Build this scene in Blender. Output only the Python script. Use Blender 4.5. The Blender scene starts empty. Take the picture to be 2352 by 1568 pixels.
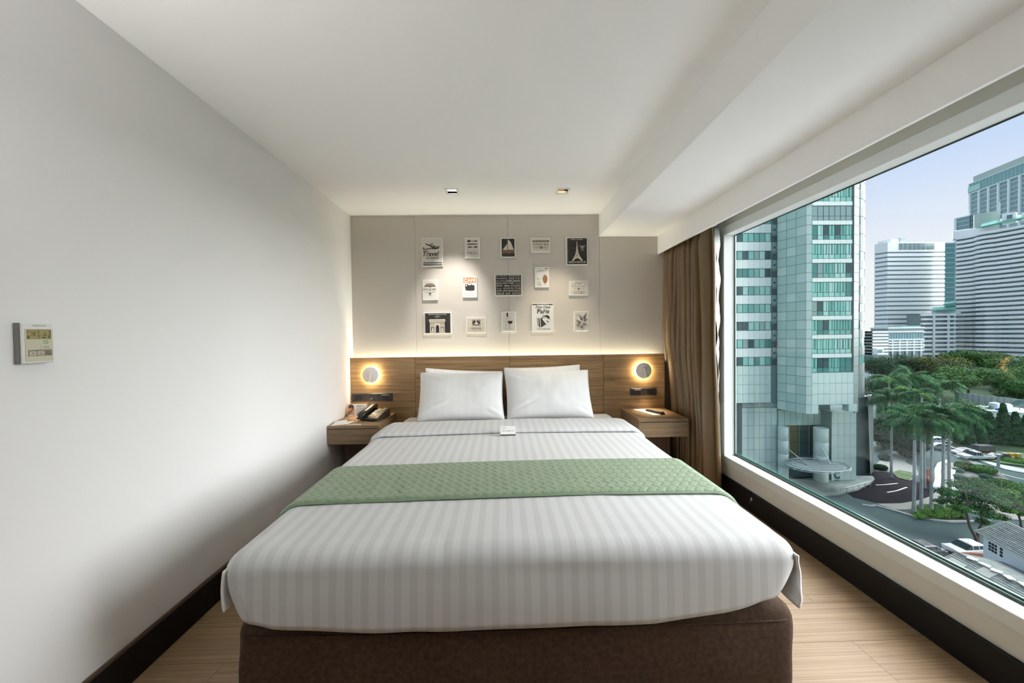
import bpy, bmesh, math, random
from mathutils import Vector, Matrix, noise
R_ = math.radians
sc = bpy.context.scene
C = bpy.context.collection

# ------------------------------------------------------------------ camera
EYE = Vector((0.0, 0.0, 1.22))
FOC, PCX, PCY = 870.0, 1176.0, 784.0
_y = Vector((1153.0 - PCX, 768.0 - PCY, FOC)).normalized()
_x = Vector((math.cos(0.0125), -math.sin(0.0125), 0.0)); _x = (_x - _y * _x.dot(_y)).normalized()
_z = _y.cross(_x)
if _z.y > 0: _z = -_z
right = Vector((_x.x, _y.x, _z.x)); down = Vector((_x.y, _y.y, _z.y)); fwd = Vector((_x.z, _y.z, _z.z))
cam_data = bpy.data.cameras.new('camera')
cam_data.sensor_width = 36.0
cam_data.lens = FOC / 2352.0 * 36.0
cam_data.clip_start = 0.05
cam_data.clip_end = 4000.0
cam = bpy.data.objects.new('camera', cam_data)
C.objects.link(cam)
cm = Matrix.Identity(4)
for i in range(3):
    cm[i][0] = right[i]; cm[i][1] = -down[i]; cm[i][2] = -fwd[i]; cm[i][3] = EYE[i]
cam.matrix_world = cm
sc.camera = cam

# ------------------------------------------------------------------ sky, sun, exposure
world = bpy.data.worlds.new('world'); sc.world = world
world.use_nodes = True
wn = world.node_tree; wn.nodes.clear()
w_out = wn.nodes.new('ShaderNodeOutputWorld'); w_bg = wn.nodes.new('ShaderNodeBackground')
w_tc = wn.nodes.new('ShaderNodeTexCoord'); w_sep = wn.nodes.new('ShaderNodeSeparateXYZ')
w_ramp = wn.nodes.new('ShaderNodeValToRGB')
wn.links.new(w_tc.outputs['Generated'], w_sep.inputs[0]); wn.links.new(w_sep.outputs['Z'], w_ramp.inputs[0])
wn.links.new(w_ramp.outputs[0], w_bg.inputs['Color']); wn.links.new(w_bg.outputs[0], w_out.inputs['Surface'])
e = w_ramp.color_ramp.elements
e[0].position = 0.0; e[0].color = (0.97, 0.96, 0.96, 1)
e[1].position = 0.9; e[1].color = (0.40, 0.58, 0.95, 1)
for pos, col in ((0.12, (0.94, 0.93, 0.98, 1)), (0.30, (0.62, 0.72, 0.97, 1))):
    k = w_ramp.color_ramp.elements.new(pos); k.color = col
w_bg.inputs['Strength'].default_value = 0.51

sun_data = bpy.data.lights.new('sun', 'SUN')
sun_data.energy = 11.0
sun_data.angle = R_(112)
sun_data.color = (0.99, 0.97, 0.985)
sun = bpy.data.objects.new('sun', sun_data); C.objects.link(sun)
SUN_DIR = Vector((0.90, 0.25, 0.33)).normalized()          # towards the hazy sun
sun.rotation_euler = SUN_DIR.to_track_quat('Z', 'Y').to_euler()
sun.location = (30, -20, 40)

vs = sc.view_settings
vs.view_transform = 'Standard'; vs.look = 'None'; vs.gamma = 1.0; vs.use_curve_mapping = False
vs.exposure = 1.04
sc.display_settings.display_device = 'sRGB'
sc.cycles.max_bounces = 8; sc.cycles.diffuse_bounces = 6; sc.cycles.glossy_bounces = 2; sc.cycles.transmission_bounces = 2; sc.cycles.transparent_max_bounces = 8
sc.cycles.caustics_reflective = False; sc.cycles.caustics_refractive = False
sc.cycles.use_adaptive_sampling = True; sc.cycles.adaptive_threshold = 0.08; sc.cycles.adaptive_min_samples = 16

# ------------------------------------------------------------------ helpers
def at(px, py, Y):
    "world point at depth Y on the sight line of photo pixel (px, py)"
    v = right * (px - PCX) + down * (py - PCY) + fwd * FOC
    return EYE + v * (Y / v.y)
def at_z(px, py, Z):
    v = right * (px - PCX) + down * (py - PCY) + fwd * FOC
    return EYE + v * ((Z - EYE.z) / v.z)

def tag(o, label=None, cat=None, group=None, kind=None):
    if label: o['label'] = label
    if cat: o['category'] = cat
    if group: o['group'] = group
    if kind: o['kind'] = kind
    return o
def empty(name, loc=(0, 0, 0), rz=0.0, parent=None):
    o = bpy.data.objects.new(name, None); C.objects.link(o)
    o.location = loc; o.rotation_euler = (0, 0, rz); o.empty_display_size = 0.05
    if parent: o.parent = parent
    return o
def thing(name, label, cat, loc=(0, 0, 0), rz=0.0, group=None):
    return tag(empty(name, loc, rz), label, cat, group)
def children(o): return [c for c in bpy.data.objects if c.parent == o]
def copy_tree(o, parent=None):
    c = o.copy(); C.objects.link(c); c.parent = parent
    for ch in o.children: copy_tree(ch, c)
    return c
def link(name, me, parent=None, loc=None, rot=None, scale=None):
    o = bpy.data.objects.new(name, me); C.objects.link(o)
    if parent: o.parent = parent
    if loc is not None: o.location = loc
    if rot is not None: o.rotation_euler = rot
    if scale is not None: o.scale = scale
    return o

class MB:
    "collects geometry for one mesh"
    def __init__(s): s.v = []; s.f = []; s.m = []; s.mats = []; s.sm = []
    def mi(s, mat):
        if mat not in s.mats: s.mats.append(mat)
        return s.mats.index(mat)
    def add(s, vs, fs, mat, smooth=False):
        b = len(s.v); k = s.mi(mat)
        s.v += [tuple(p) for p in vs]
        for f in fs: s.f.append(tuple(i + b for i in f)); s.m.append(k); s.sm.append(smooth)
        return s
    def box(s, x0, x1, y0, y1, z0, z1, mat, bev=0.0, mx=None):
        vs, fs = boxgeo(x0, x1, y0, y1, z0, z1, bev)
        if mx: vs = [mx @ Vector(p) for p in vs]
        return s.add(vs, fs, mat)
    def tube(s, pts, rad, mat, n=10, cap=True, smooth=True):
        pts = [Vector(p) for p in pts]; k = len(pts)
        rads = rad if isinstance(rad, (list, tuple)) else [rad] * k
        vs = []; fs = []; prev = None
        for i, p in enumerate(pts):
            t = (pts[min(i + 1, k - 1)] - pts[max(i - 1, 0)])
            t = t.normalized() if t.length > 1e-9 else Vector((0, 0, 1))
            if prev is None:
                a = t.orthogonal().normalized()
            else:
                a = (prev - t * prev.dot(t))
                a = a.normalized() if a.length > 1e-9 else t.orthogonal().normalized()
            prev = a; b = t.cross(a)
            for j in range(n):
                an = 2 * math.pi * j / n
                vs.append(p + (a * math.cos(an) + b * math.sin(an)) * rads[i])
        for i in range(k - 1):
            for j in range(n):
                j2 = (j + 1) % n
                fs.append((i * n + j, i * n + j2, (i + 1) * n + j2, (i + 1) * n + j))
        s.add(vs, fs, mat, smooth)
        if cap:
            s.add(vs[:n], [tuple(reversed(range(n)))], mat); s.add(vs[-n:], [tuple(range(n))], mat)
        return s
    def lathe(s, prof, mat, n=24, axis='z', c=(0, 0, 0), smooth=True):
        vs = []; fs = []
        for (r, h) in prof:
            for j in range(n):
                an = 2 * math.pi * j / n
                a, b = r * math.cos(an), r * math.sin(an)
                if axis == 'z': p = (c[0] + a, c[1] + b, c[2] + h)
                elif axis == 'y': p = (c[0] + a, c[1] + h, c[2] - b)
                else: p = (c[0] + h, c[1] + a, c[2] + b)
                vs.append(p)
        k = len(prof)
        for i in range(k - 1):
            for j in range(n):
                j2 = (j + 1) % n
                fs.append((i * n + j, i * n + j2, (i + 1) * n + j2, (i + 1) * n + j))
        s.add(vs, fs, mat, smooth)
        if prof[0][0] > 1e-6: s.add(vs[:n], [tuple(reversed(range(n)))], mat)
        if prof[-1][0] > 1e-6: s.add(vs[-n:], [tuple(range(n))], mat)
        return s
    def prism(s, pts, z0, z1, mat):
        "plan polygon extruded between two heights (z0, z1 may be lists)"
        n = len(pts)
        z0s = z0 if isinstance(z0, (list, tuple)) else [z0] * n
        z1s = z1 if isinstance(z1, (list, tuple)) else [z1] * n
        area = sum(pts[i][0] * pts[(i + 1) % n][1] - pts[(i + 1) % n][0] * pts[i][1] for i in range(n))
        if area < 0: pts = pts[::-1]; z0s = z0s[::-1]; z1s = z1s[::-1]
        vs = [(p[0], p[1], z) for p, z in zip(pts, z0s)] + [(p[0], p[1], z) for p, z in zip(pts, z1s)]
        fs = [tuple(reversed(range(n))), tuple(range(n, 2 * n))]
        fs += [(i, (i + 1) % n, n + (i + 1) % n, n + i) for i in range(n)]
        return s.add(vs, fs, mat)
    def sheet(s, rows, mat, smooth=True, flip=False):
        nr = len(rows); nc = len(rows[0]); vs = [p for r in rows for p in r]; fs = []
        for i in range(nr - 1):
            for j in range(nc - 1):
                q = (i * nc + j, i * nc + j + 1, (i + 1) * nc + j + 1, (i + 1) * nc + j)
                fs.append(q[::-1] if flip else q)
        return s.add(vs, fs, mat, smooth)
    def mesh(s, name='mesh'):
        me = bpy.data.meshes.new(name)
        me.from_pydata(s.v, [], s.f)
        for m in s.mats: me.materials.append(m)
        me.polygons.foreach_set('material_index', s.m)
        me.polygons.foreach_set('use_smooth', s.sm)
        me.update()
        return me
    def build(s, name, parent=None, loc=None, rot=None):
        return link(name, s.mesh(name), parent, loc, rot)

def boxgeo(x0, x1, y0, y1, z0, z1, b=0.0):
    if b <= 0:
        v = [(x0, y0, z0), (x1, y0, z0), (x1, y1, z0), (x0, y1, z0), (x0, y0, z1), (x1, y0, z1), (x1, y1, z1), (x0, y1, z1)]
        f = [(3, 2, 1, 0), (4, 5, 6, 7), (0, 1, 5, 4), (1, 2, 6, 5), (2, 3, 7, 6), (3, 0, 4, 7)]
        return v, f
    b = min(b, (x1 - x0) * .45, (y1 - y0) * .45, (z1 - z0) * .45)
    lo = (x0, y0, z0); hi = (x1, y1, z1); v = []; idx = {}
    for sx in (0, 1):
        for sy in (0, 1):
            for sz in (0, 1):
                sg = (sx, sy, sz)
                for ax in range(3):
                    p = []
                    for k in range(3):
                        base = hi[k] if sg[k] else lo[k]
                        p.append(base if k == ax else base + (-b if sg[k] else b))
                    idx[(sx, sy, sz, ax)] = len(v); v.append(tuple(p))
    f = []
    def g(sg, ax): return idx[(sg[0], sg[1], sg[2], ax)]
    for ax in range(3):
        u, w = [k for k in range(3) if k != ax]
        for s_ in (0, 1):
            def cn(a, c):
                sg = [0, 0, 0]; sg[ax] = s_; sg[u] = a; sg[w] = c; return g(sg, ax)
            q = [cn(0, 0), cn(1, 0), cn(1, 1), cn(0, 1)]
            if (s_ == 0) != (ax == 1): q.reverse()
            f.append(tuple(q))
        for a in (0, 1):
            for c in (0, 1):
                s0 = [0, 0, 0]; s1 = [0, 0, 0]
                s0[u] = s1[u] = a; s0[w] = s1[w] = c; s0[ax] = 0; s1[ax] = 1
                q = [g(s0, u), g(s1, u), g(s1, w), g(s0, w)]
                f.append(tuple(q))
    for sx in (0, 1):
        for sy in (0, 1):
            for sz in (0, 1):
                f.append((g((sx, sy, sz), 0), g((sx, sy, sz), 1), g((sx, sy, sz), 2)))
    ctr = Vector(((x0 + x1) / 2, (y0 + y1) / 2, (z0 + z1) / 2))
    out = []
    for q in f:                                             # outward winding
        a, c, d = Vector(v[q[0]]), Vector(v[q[1]]), Vector(v[q[2]])
        nrm = (c - a).cross(d - a)
        out.append(q if nrm.dot((a + c + d) / 3 - ctr) > 0 else q[::-1])
    return v, out

_unit = {}
def unit_box(mat, bev=0.0):
    key = (mat.name, bev)
    if key not in _unit:
        b = MB(); v, f = boxgeo(-.5, .5, -.5, .5, -.5, .5, bev); b.add(v, f, mat); _unit[key] = b.mesh('piece')
    return _unit[key]
def piece(name, mat, c, size, parent, rz=0.0, bev=0.0):
    "a box piece (brick, tile, pane...) sharing one mesh"
    return link(name, unit_box(mat, bev), parent, c, (0, 0, rz), size)

def lerp(a, b, t): return a + (b - a) * t
def sstep(a, b, x):
    t = max(0.0, min(1.0, (x - a) / (b - a))); return t * t * (3 - 2 * t)
def nz(x, y, z=0.0): return noise.noise(Vector((x, y, z)))

# ------------------------------------------------------------------ materials
def srgb(r, g, b):
    f = lambda c: (c / 255 / 12.92) if c / 255 <= 0.04045 else ((c / 255 + 0.055) / 1.055) ** 2.4
    return (f(r), f(g), f(b), 1.0)
M = {}
def mat(name, col, rough=0.6, metal=0.0, spec=0.5, emit=None, estr=0.0, var=0.0, vscale=8.0, vstretch=(1, 1, 1), bump=0.0, bscale=200.0,
        bstretch=(1, 1, 1), sheen=0.0, alpha=None, col2=None, coat=0.0):
    m = bpy.data.materials.new(name); m.use_nodes = True
    nt = m.node_tree; b = nt.nodes['Principled BSDF']
    b.inputs['Base Color'].default_value = col if len(col) == 4 else (*col, 1)
    b.inputs['Roughness'].default_value = rough; b.inputs['Metallic'].default_value = metal
    b.inputs['Specular IOR Level'].default_value = spec
    if coat: b.inputs['Coat Weight'].default_value = coat
    if sheen: b.inputs['Sheen Weight'].default_value = sheen
    if emit: b.inputs['Emission Color'].default_value = (*emit[:3], 1); b.inputs['Emission Strength'].default_value = estr
    if var or bump:
        tc = nt.nodes.new('ShaderNodeTexCoord')
    if var:
        mp = nt.nodes.new('ShaderNodeMapping'); mp.inputs['Scale'].default_value = vstretch
        nz_ = nt.nodes.new('ShaderNodeTexNoise'); nz_.inputs['Scale'].default_value = vscale; nz_.inputs['Detail'].default_value = 5
        cr = nt.nodes.new('ShaderNodeValToRGB')
        c = col[:3]; c2 = col2[:3] if col2 else tuple(min(1, x * (1 + var)) for x in c)
        c1 = c if col2 else tuple(x * (1 - var) for x in c)
        cr.color_ramp.elements[0].position = 0.3; cr.color_ramp.elements[0].color = (*c1, 1)
        cr.color_ramp.elements[1].position = 0.7; cr.color_ramp.elements[1].color = (*c2, 1)
        nt.links.new(tc.outputs['Object'], mp.inputs[0]); nt.links.new(mp.outputs[0], nz_.inputs['Vector'])
        nt.links.new(nz_.outputs[0], cr.inputs[0]); nt.links.new(cr.outputs[0], b.inputs['Base Color'])
    if bump:
        mp2 = nt.nodes.new('ShaderNodeMapping'); mp2.inputs['Scale'].default_value = bstretch
        n2 = nt.nodes.new('ShaderNodeTexNoise'); n2.inputs['Scale'].default_value = bscale; n2.inputs['Detail'].default_value = 3
        bp = nt.nodes.new('ShaderNodeBump'); bp.inputs['Strength'].default_value = bump; bp.inputs['Distance'].default_value = 0.002
        nt.links.new(tc.outputs['Object'], mp2.inputs[0]); nt.links.new(mp2.outputs[0], n2.inputs['Vector'])
        nt.links.new(n2.outputs[0], bp.inputs['Height']); nt.links.new(bp.outputs[0], b.inputs['Normal'])
    M[name] = m
    return m

def wood(name, dark, light, grain='x', scale=1.0, rough=0.45, contrast=1.0):
    "straight-grained veneer: long stretched noise plus fine pores"
    m = bpy.data.materials.new(name); m.use_nodes = True
    nt = m.node_tree; b = nt.nodes['Principled BSDF']; b.inputs['Roughness'].default_value = rough
    b.inputs['Specular IOR Level'].default_value = 0.35
    tc = nt.nodes.new('ShaderNodeTexCoord')
    info = nt.nodes.new('ShaderNodeObjectInfo')
    vm = nt.nodes.new('ShaderNodeVectorMath'); vm.operation = 'MULTIPLY_ADD'
    vm.inputs[1].default_value = (7.3, 3.1, 5.7)
    cb = nt.nodes.new('ShaderNodeCombineXYZ')
    for i in range(3): nt.links.new(info.outputs['Random'], cb.inputs[i])
    nt.links.new(cb.outputs[0], vm.inputs[0]); nt.links.new(tc.outputs['Object'], vm.inputs[2])
    st = {'x': (1.6, 60, 60), 'y': (60, 1.6, 60), 'z': (60, 60, 1.6)}[grain]
    st2 = {'x': (9, 420, 420), 'y': (420, 9, 420), 'z': (420, 420, 9)}[grain]
    def nse(s3, det):
        mp = nt.nodes.new('ShaderNodeMapping'); mp.inputs['Scale'].default_value = tuple(scale * q for q in s3)
        n = nt.nodes.new('ShaderNodeTexNoise'); n.inputs['Scale'].default_value = 1.0; n.inputs['Detail'].default_value = det
        n.inputs['Distortion'].default_value = 0.6
        nt.links.new(vm.outputs[0], mp.inputs[0]); nt.links.new(mp.outputs[0], n.inputs['Vector']); return n
    n1 = nse(st, 6); n2 = nse(st2, 2)
    mx = nt.nodes.new('ShaderNodeMix'); mx.data_type = 'FLOAT'; mx.inputs[0].default_value = 0.35
    nt.links.new(n1.outputs[0], mx.inputs[2]); nt.links.new(n2.outputs[0], mx.inputs[3])
    cr = nt.nodes.new('ShaderNodeValToRGB')
    cr.color_ramp.elements[0].position = 0.5 - 0.18 / contrast; cr.color_ramp.elements[0].color = (*dark[:3], 1)
    cr.color_ramp.elements[1].position = 0.5 + 0.16 / contrast; cr.color_ramp.elements[1].color = (*light[:3], 1)
    nt.links.new(mx.outputs[0], cr.inputs[0]); nt.links.new(cr.outputs[0], b.inputs['Base Color'])
    bp = nt.nodes.new('ShaderNodeBump'); bp.inputs['Strength'].default_value = 0.12; bp.inputs['Distance'].default_value = 0.001
    nt.links.new(n2.outputs[0], bp.inputs['Height']); nt.links.new(bp.outputs[0], b.inputs['Normal'])
    M[name] = m; return m

def emission(name, col, strength):
    m = bpy.data.materials.new(name); m.use_nodes = True; nt = m.node_tree; nt.nodes.clear()
    o = nt.nodes.new('ShaderNodeOutputMaterial'); e_ = nt.nodes.new('ShaderNodeEmission')
    e_.inputs[0].default_value = (*col[:3], 1); e_.inputs[1].default_value = strength
    nt.links.new(e_.outputs[0], o.inputs[0]); M[name] = m; return m

def pane_glass(name, tint):
    m = bpy.data.materials.new(name); m.use_nodes = True; nt = m.node_tree; nt.nodes.clear()
    o = nt.nodes.new('ShaderNodeOutputMaterial'); t = nt.nodes.new('ShaderNodeBsdfTransparent')
    g = nt.nodes.new('ShaderNodeBsdfGlossy'); lw = nt.nodes.new('ShaderNodeLayerWeight'); mx = nt.nodes.new('ShaderNodeMixShader')
    pw = nt.nodes.new('ShaderNodeMath'); pw.operation = 'POWER'; pw.inputs[1].default_value = 5.0
    fr = nt.nodes.new('ShaderNodeMath'); fr.operation = 'MULTIPLY_ADD'; fr.inputs[1].default_value = 0.8; fr.inputs[2].default_value = 0.016
    lw.inputs['Blend'].default_value = 0.5; nt.links.new(lw.outputs['Facing'], pw.inputs[0]); nt.links.new(pw.outputs[0], fr.inputs[0])
    t.inputs[0].default_value = (*tint[:3], 1); g.inputs['Roughness'].default_value = 0.0
    g.inputs['Color'].default_value = (0.9, 0.95, 0.93, 1)
    nt.links.new(fr.outputs[0], mx.inputs[0]); nt.links.new(t.outputs[0], mx.inputs[1]); nt.links.new(g.outputs[0], mx.inputs[2])
    nt.links.new(mx.outputs[0], o.inputs[0]); M[name] = m; return m

def striped_linen(name, c1, c2, period=0.05):
    "satin-stripe sheeting: woven stripes across x"
    m = bpy.data.materials.new(name); m.use_nodes = True; nt = m.node_tree; b = nt.nodes['Principled BSDF']
    tc = nt.nodes.new('ShaderNodeTexCoord'); sp = nt.nodes.new('ShaderNodeSeparateXYZ')
    nt.links.new(tc.outputs['Object'], sp.inputs[0])
    n = nt.nodes.new('ShaderNodeTexNoise'); n.inputs['Scale'].default_value = 3.0
    nt.links.new(tc.outputs['Object'], n.inputs['Vector'])
    ma = nt.nodes.new('ShaderNodeMath'); ma.operation = 'MULTIPLY_ADD'; ma.inputs[1].default_value = 0.006
    nt.links.new(n.outputs[0], ma.inputs[0]); nt.links.new(sp.outputs[0], ma.inputs[2])
    dv = nt.nodes.new('ShaderNodeMath'); dv.operation = 'DIVIDE'; dv.inputs[1].default_value = period
    fr = nt.nodes.new('ShaderNodeMath'); fr.operation = 'FRACT'
    nt.links.new(ma.outputs[0], dv.inputs[0]); nt.links.new(dv.outputs[0], fr.inputs[0])
    cr = nt.nodes.new('ShaderNodeValToRGB'); cr.color_ramp.interpolation = 'LINEAR'
    el = cr.color_ramp.elements
    el[0].position = 0.0; el[0].color = (*c1, 1); el[1].position = 1.0; el[1].color = (*c2, 1)
    for p, c in ((0.48, c1), (0.52, c2), (0.96, c2)):
        q = el.new(p); q.color = (*c, 1)
    el[-1].color = (*c1, 1)
    nt.links.new(fr.outputs[0], cr.inputs[0]); nt.links.new(cr.outputs[0], b.inputs['Base Color'])
    b.inputs['Roughness'].default_value = 0.62; b.inputs['Specular IOR Level'].default_value = 0.3
    b.inputs['Sheen Weight'].default_value = 0.15
    M[name] = m; return m

mat('wall_paint', (0.86, 0.855, 0.855), 0.85, spec=0.2)
mat('ceiling_paint', (0.93, 0.93, 0.93), 0.9, spec=0.15)
mat('taupe_panel', (0.595, 0.54, 0.485), 0.7, spec=0.3)
mat('panel_gap', (0.24, 0.20, 0.17), 0.8)
wood('headboard_oak', (0.175, 0.102, 0.048), (0.44, 0.285, 0.148), 'x', 1.0, 0.42, 1.0)
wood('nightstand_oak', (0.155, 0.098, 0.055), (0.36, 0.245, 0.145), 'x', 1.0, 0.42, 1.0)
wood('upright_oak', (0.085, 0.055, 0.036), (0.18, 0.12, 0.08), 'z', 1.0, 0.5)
wood('floor_oak', (0.185, 0.110, 0.056), (0.42, 0.285, 0.165), 'x', 0.55, 0.38, 0.95)
mat('floor_gap', (0.30, 0.22, 0.15), 0.7)
mat('black_skirting', (0.008, 0.008, 0.008), 0.5, spec=0.25)
mat('brown_skirting_cap', (0.10, 0.065, 0.045), 0.5)
mat('chip', (0.55, 0.42, 0.30), 0.8)
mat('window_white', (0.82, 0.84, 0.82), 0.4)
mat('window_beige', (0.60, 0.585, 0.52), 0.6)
mat('sill_grey', (0.62, 0.64, 0.60), 0.5)
mat('gasket', (0.02, 0.05, 0.04), 0.4)
mat('glass_edge', (0.02, 0.16, 0.11), 0.15)
pane_glass('window_glass', (0.955, 0.98, 0.97))
mat('white_metal', (0.80, 0.79, 0.77), 0.4)
mat('lamp_white', (0.84, 0.80, 0.77), 0.45)
mat('black_plastic', (0.018, 0.017, 0.016), 0.35)
mat('brown_plastic', (0.035, 0.026, 0.02), 0.3)
mat('dark_plastic', (0.05, 0.043, 0.038), 0.4)
mat('hole_black', (0.004, 0.004, 0.004), 0.8)
mat('chrome', (0.75, 0.75, 0.75), 0.2, metal=1.0)
mat('paper_white', (0.85, 0.84, 0.82), 0.7)
mat('paper_cream', (0.78, 0.74, 0.66), 0.7)
mat('linen_plain', (0.74, 0.74, 0.735), 0.7, sheen=0.15)
striped_linen('linen_stripe', (0.61, 0.615, 0.615), (0.545, 0.55, 0.55), 0.0505)
striped_linen('pillow_linen', (0.75, 0.75, 0.75), (0.738, 0.738, 0.737), 0.06)
mat('runner_green', (0.195, 0.27, 0.165), 0.6, sheen=0.2, var=0.05, vscale=30)
mat('runner_binding', (0.185, 0.265, 0.16), 0.6)
mat('base_fabric', (0.068, 0.040, 0.025), 0.9, spec=0.2, sheen=0.03, var=0.28, vscale=60, vstretch=(1, 1, 1), bump=0.35, bscale=420)
mat('rear_grey', (0.55, 0.55, 0.55), 0.8)
mat('curtain_satin', (0.165, 0.100, 0.043), 0.34, spec=0.8, sheen=0.0, bump=0.12, bscale=300, bstretch=(1, 1, 12))
mat('curtain_lining', (0.50, 0.55, 0.49), 0.4, bump=0.4, bscale=25)

# ================================================================== the room
XL, XR, YB, YR, ZC = -1.343, 1.68, 3.46, -1.9, 2.30       # left wall, window wall, back wall, rear wall, ceiling
SOF, PEL = 2.10, 1.941                                     # soffit and pelmet undersides
BEAM_X, PEL_X = 0.893, 1.435
WIN_Y0, WIN_Y1, WIN_Z0, WIN_Z1, GLX = 0.60, 2.815, 0.28, 1.943, 1.757
def struct(o, label=None): return tag(o, label, kind='structure')

# floor slab with oak planks laid across the room
fb = MB(); fb.box(XL - .15, XR + .12, YR - .15, YB + .15, -0.06, -0.012, M['floor_gap'])
floor = struct(fb.build('floor'))
rng = random.Random(4)
pw_, pl_ = 0.2155, 1.21
row = 0; y = 1.2145 - pw_ * 16
while y < YB:
    x = XL - rng.uniform(0.1, 1.1)
    if row == 17: x = 1.93 - pl_ * 3
    while x < XR + .02:
        x0, x1 = max(x, XL - .01), min(x + pl_, XR + .03); y0, y1 = max(y, YR), min(y + pw_, YB)
        if x1 - x0 > .02 and y1 - y0 > .01:
            piece('plank', M['floor_oak'], ((x0 + x1) / 2, (y0 + y1) / 2, -0.006), (x1 - x0 - .0012, y1 - y0 - .0016, 0.012), floor)
        x += pl_
    y += pw_; row += 1

# ceiling with the two square cut-outs for the recessed lamps
DL = [(-0.362, 2.876, -0.08, 0.60, -0.90), (0.474, 2.878, 0.02, 0.50, -1.02)]
HX, HY = 0.036, 0.042
xs = sorted([XL - .1, BEAM_X + .02] + [d[0] + s * HX for d in DL for s in (-1, 1)])
ys = sorted([YR - .1, YB + .1] + [DL[0][1] - HY, DL[0][1] + HY])
cb_ = MB()
for i in range(len(xs) - 1):
    for j in range(len(ys) - 1):
        mx_, my_ = (xs[i] + xs[i + 1]) / 2, (ys[j] + ys[j + 1]) / 2
        if any(abs(mx_ - d[0]) < HX and abs(my_ - d[1]) < HY + .005 for d in DL): continue
        cb_.box(xs[i], xs[i + 1], ys[j], ys[j + 1], ZC, ZC + .015, M['ceiling_paint'])
cb_.box(XL - .2, 2.2, YR - .2, YB + .2, ZC + .16, ZC + .26, M['ceiling_paint'])
struct(cb_.build('ceiling'))
b = MB(); b.box(BEAM_X, PEL_X + .018, YR, YB, SOF, ZC + .16, M['ceiling_paint']); struct(b.build('trim_1'))          # dropped soffit
b = MB(); b.box(PEL_X, PEL_X + .018, YR, YB, PEL, SOF, M['ceiling_paint'], .0015); struct(b.build('trim_2'))          # curtain pelmet
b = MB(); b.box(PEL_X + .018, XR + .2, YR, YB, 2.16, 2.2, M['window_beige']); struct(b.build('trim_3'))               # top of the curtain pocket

b = MB(); b.box(XL - .15, XL, YR - .15, YB + .15, -.05, ZC + .2, M['wall_paint']); struct(b.build('wall_left'))
b = MB(); b.box(XL - .15, XR + .3, YR - .15, YR, -.05, ZC + .2, M['rear_grey']); struct(b.build('wall_rear'))

# back wall with taupe panels
b = MB(); b.box(XL - .15, XR + .3, YB, YB + .15, -.05, ZC + .2, M['panel_gap'])
wall_back = struct(b.build('wall_back'))
px_ = [XL, -0.772, 0.065, 0.898, XR]
for i in range(4):
    x0, x1 = px_[i] + (.0006 if i else 0), px_[i + 1] - (.0006 if i < 3 else 0)
    top = ZC if i < 3 else SOF
    b = MB(); b.box(x0, x1, YB - .012, YB, .96, top, M['taupe_panel'], .0015); b.build('panel', wall_back)

# window wall
b = MB()
b.box(XR, GLX + .012, WIN_Y1 + .02, YB, -.02, 2.2, M['window_white'])
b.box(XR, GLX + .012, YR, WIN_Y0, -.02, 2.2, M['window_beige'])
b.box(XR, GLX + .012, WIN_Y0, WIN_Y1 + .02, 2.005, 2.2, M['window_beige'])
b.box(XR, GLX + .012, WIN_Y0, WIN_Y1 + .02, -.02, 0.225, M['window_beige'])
struct(b.build('wall_right'))
# window: head, jamb, sill boards, gasket and the big pane
win = struct(empty('window_1', (0, 0, 0)))
b = MB(); b.box(XR - .004, GLX + .012, WIN_Y0, WIN_Y1 + .02, 0.225, WIN_Z0, M['window_white'], .002)
b.build('sill', win)
b = MB(); b.box(XR - .0055, XR - .004, WIN_Y0, WIN_Y1 + .02, 0.226, WIN_Z0 - .002, M['sill_grey']); b.build('sill_front', win)
b = MB(); b.box(XR - .004, GLX + .012, WIN_Y0, WIN_Y1 + .02, WIN_Z1, 2.005, M['window_white'], .002); b.build('head', win)
b = MB(); b.box(XR - .006, GLX + .012, WIN_Y1, WIN_Y1 + .06, WIN_Z0, WIN_Z1, M['window_white'], .002); b.build('jamb', win)
b = MB(); b.box(XR - .006, GLX + .012, WIN_Y0 - .04, WIN_Y0, WIN_Z0, WIN_Z1, M['window_white'], .002); b.build('jamb', win)
b = MB()
b.box(GLX - .004, GLX, WIN_Y0, WIN_Y1, WIN_Z0, WIN_Z0 + .012, M['gasket']); b.box(GLX - .004, GLX, WIN_Y0, WIN_Y1, WIN_Z1 - .006, WIN_Z1, M['gasket'])
b.box(GLX - .004, GLX, WIN_Y1 - .007, WIN_Y1, WIN_Z0, WIN_Z1, M['gasket']); b.build('gasket', win)
b = MB(); b.box(GLX, GLX + .012, WIN_Y0, WIN_Y1, WIN_Z0, WIN_Z1, M['window_glass'])
b.build('glass', win)
b = MB(); b.box(GLX + .0125, GLX + .020, WIN_Y0, WIN_Y1, WIN_Z0, WIN_Z0 + .016, M['glass_edge']); b.build('glass_edge', win)

# skirting boards
b = MB(); b.box(XL, XL + .014, YR, 2.90, 0, 0.127, M['black_skirting'], .001); b.box(XL, XL + .012, YR, 2.90, .127, .138, M['brown_skirting_cap'], .001)
struct(b.build('baseboard_left'))
bb = struct(empty('baseboard_right'))
JY = 2.49
b = MB(); b.box(1.66, XR, YR, JY - .0015, 0, .135, M['black_skirting'], .004); b.build('board', bb)
b = MB(); b.box(1.66, XR, JY + .0015, YB - .05, 0, .137, M['black_skirting'], .004); b.build('board', bb)
b = MB(); b.add([(1.6595, JY - .018, .085), (1.6595, JY - .004, .082), (1.6595, JY - .002, .103), (1.6595, JY - .012, .108), (1.6595, JY - .019, .100)], [(0, 1, 2, 3, 4)], M['chip'])
b.add([(1.6595, JY + .001, .060), (1.6595, JY + .004, .062), (1.6595, JY + .004, .088), (1.6595, JY + .001, .090)], [(0, 1, 2, 3)], M['chip'])
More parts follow.
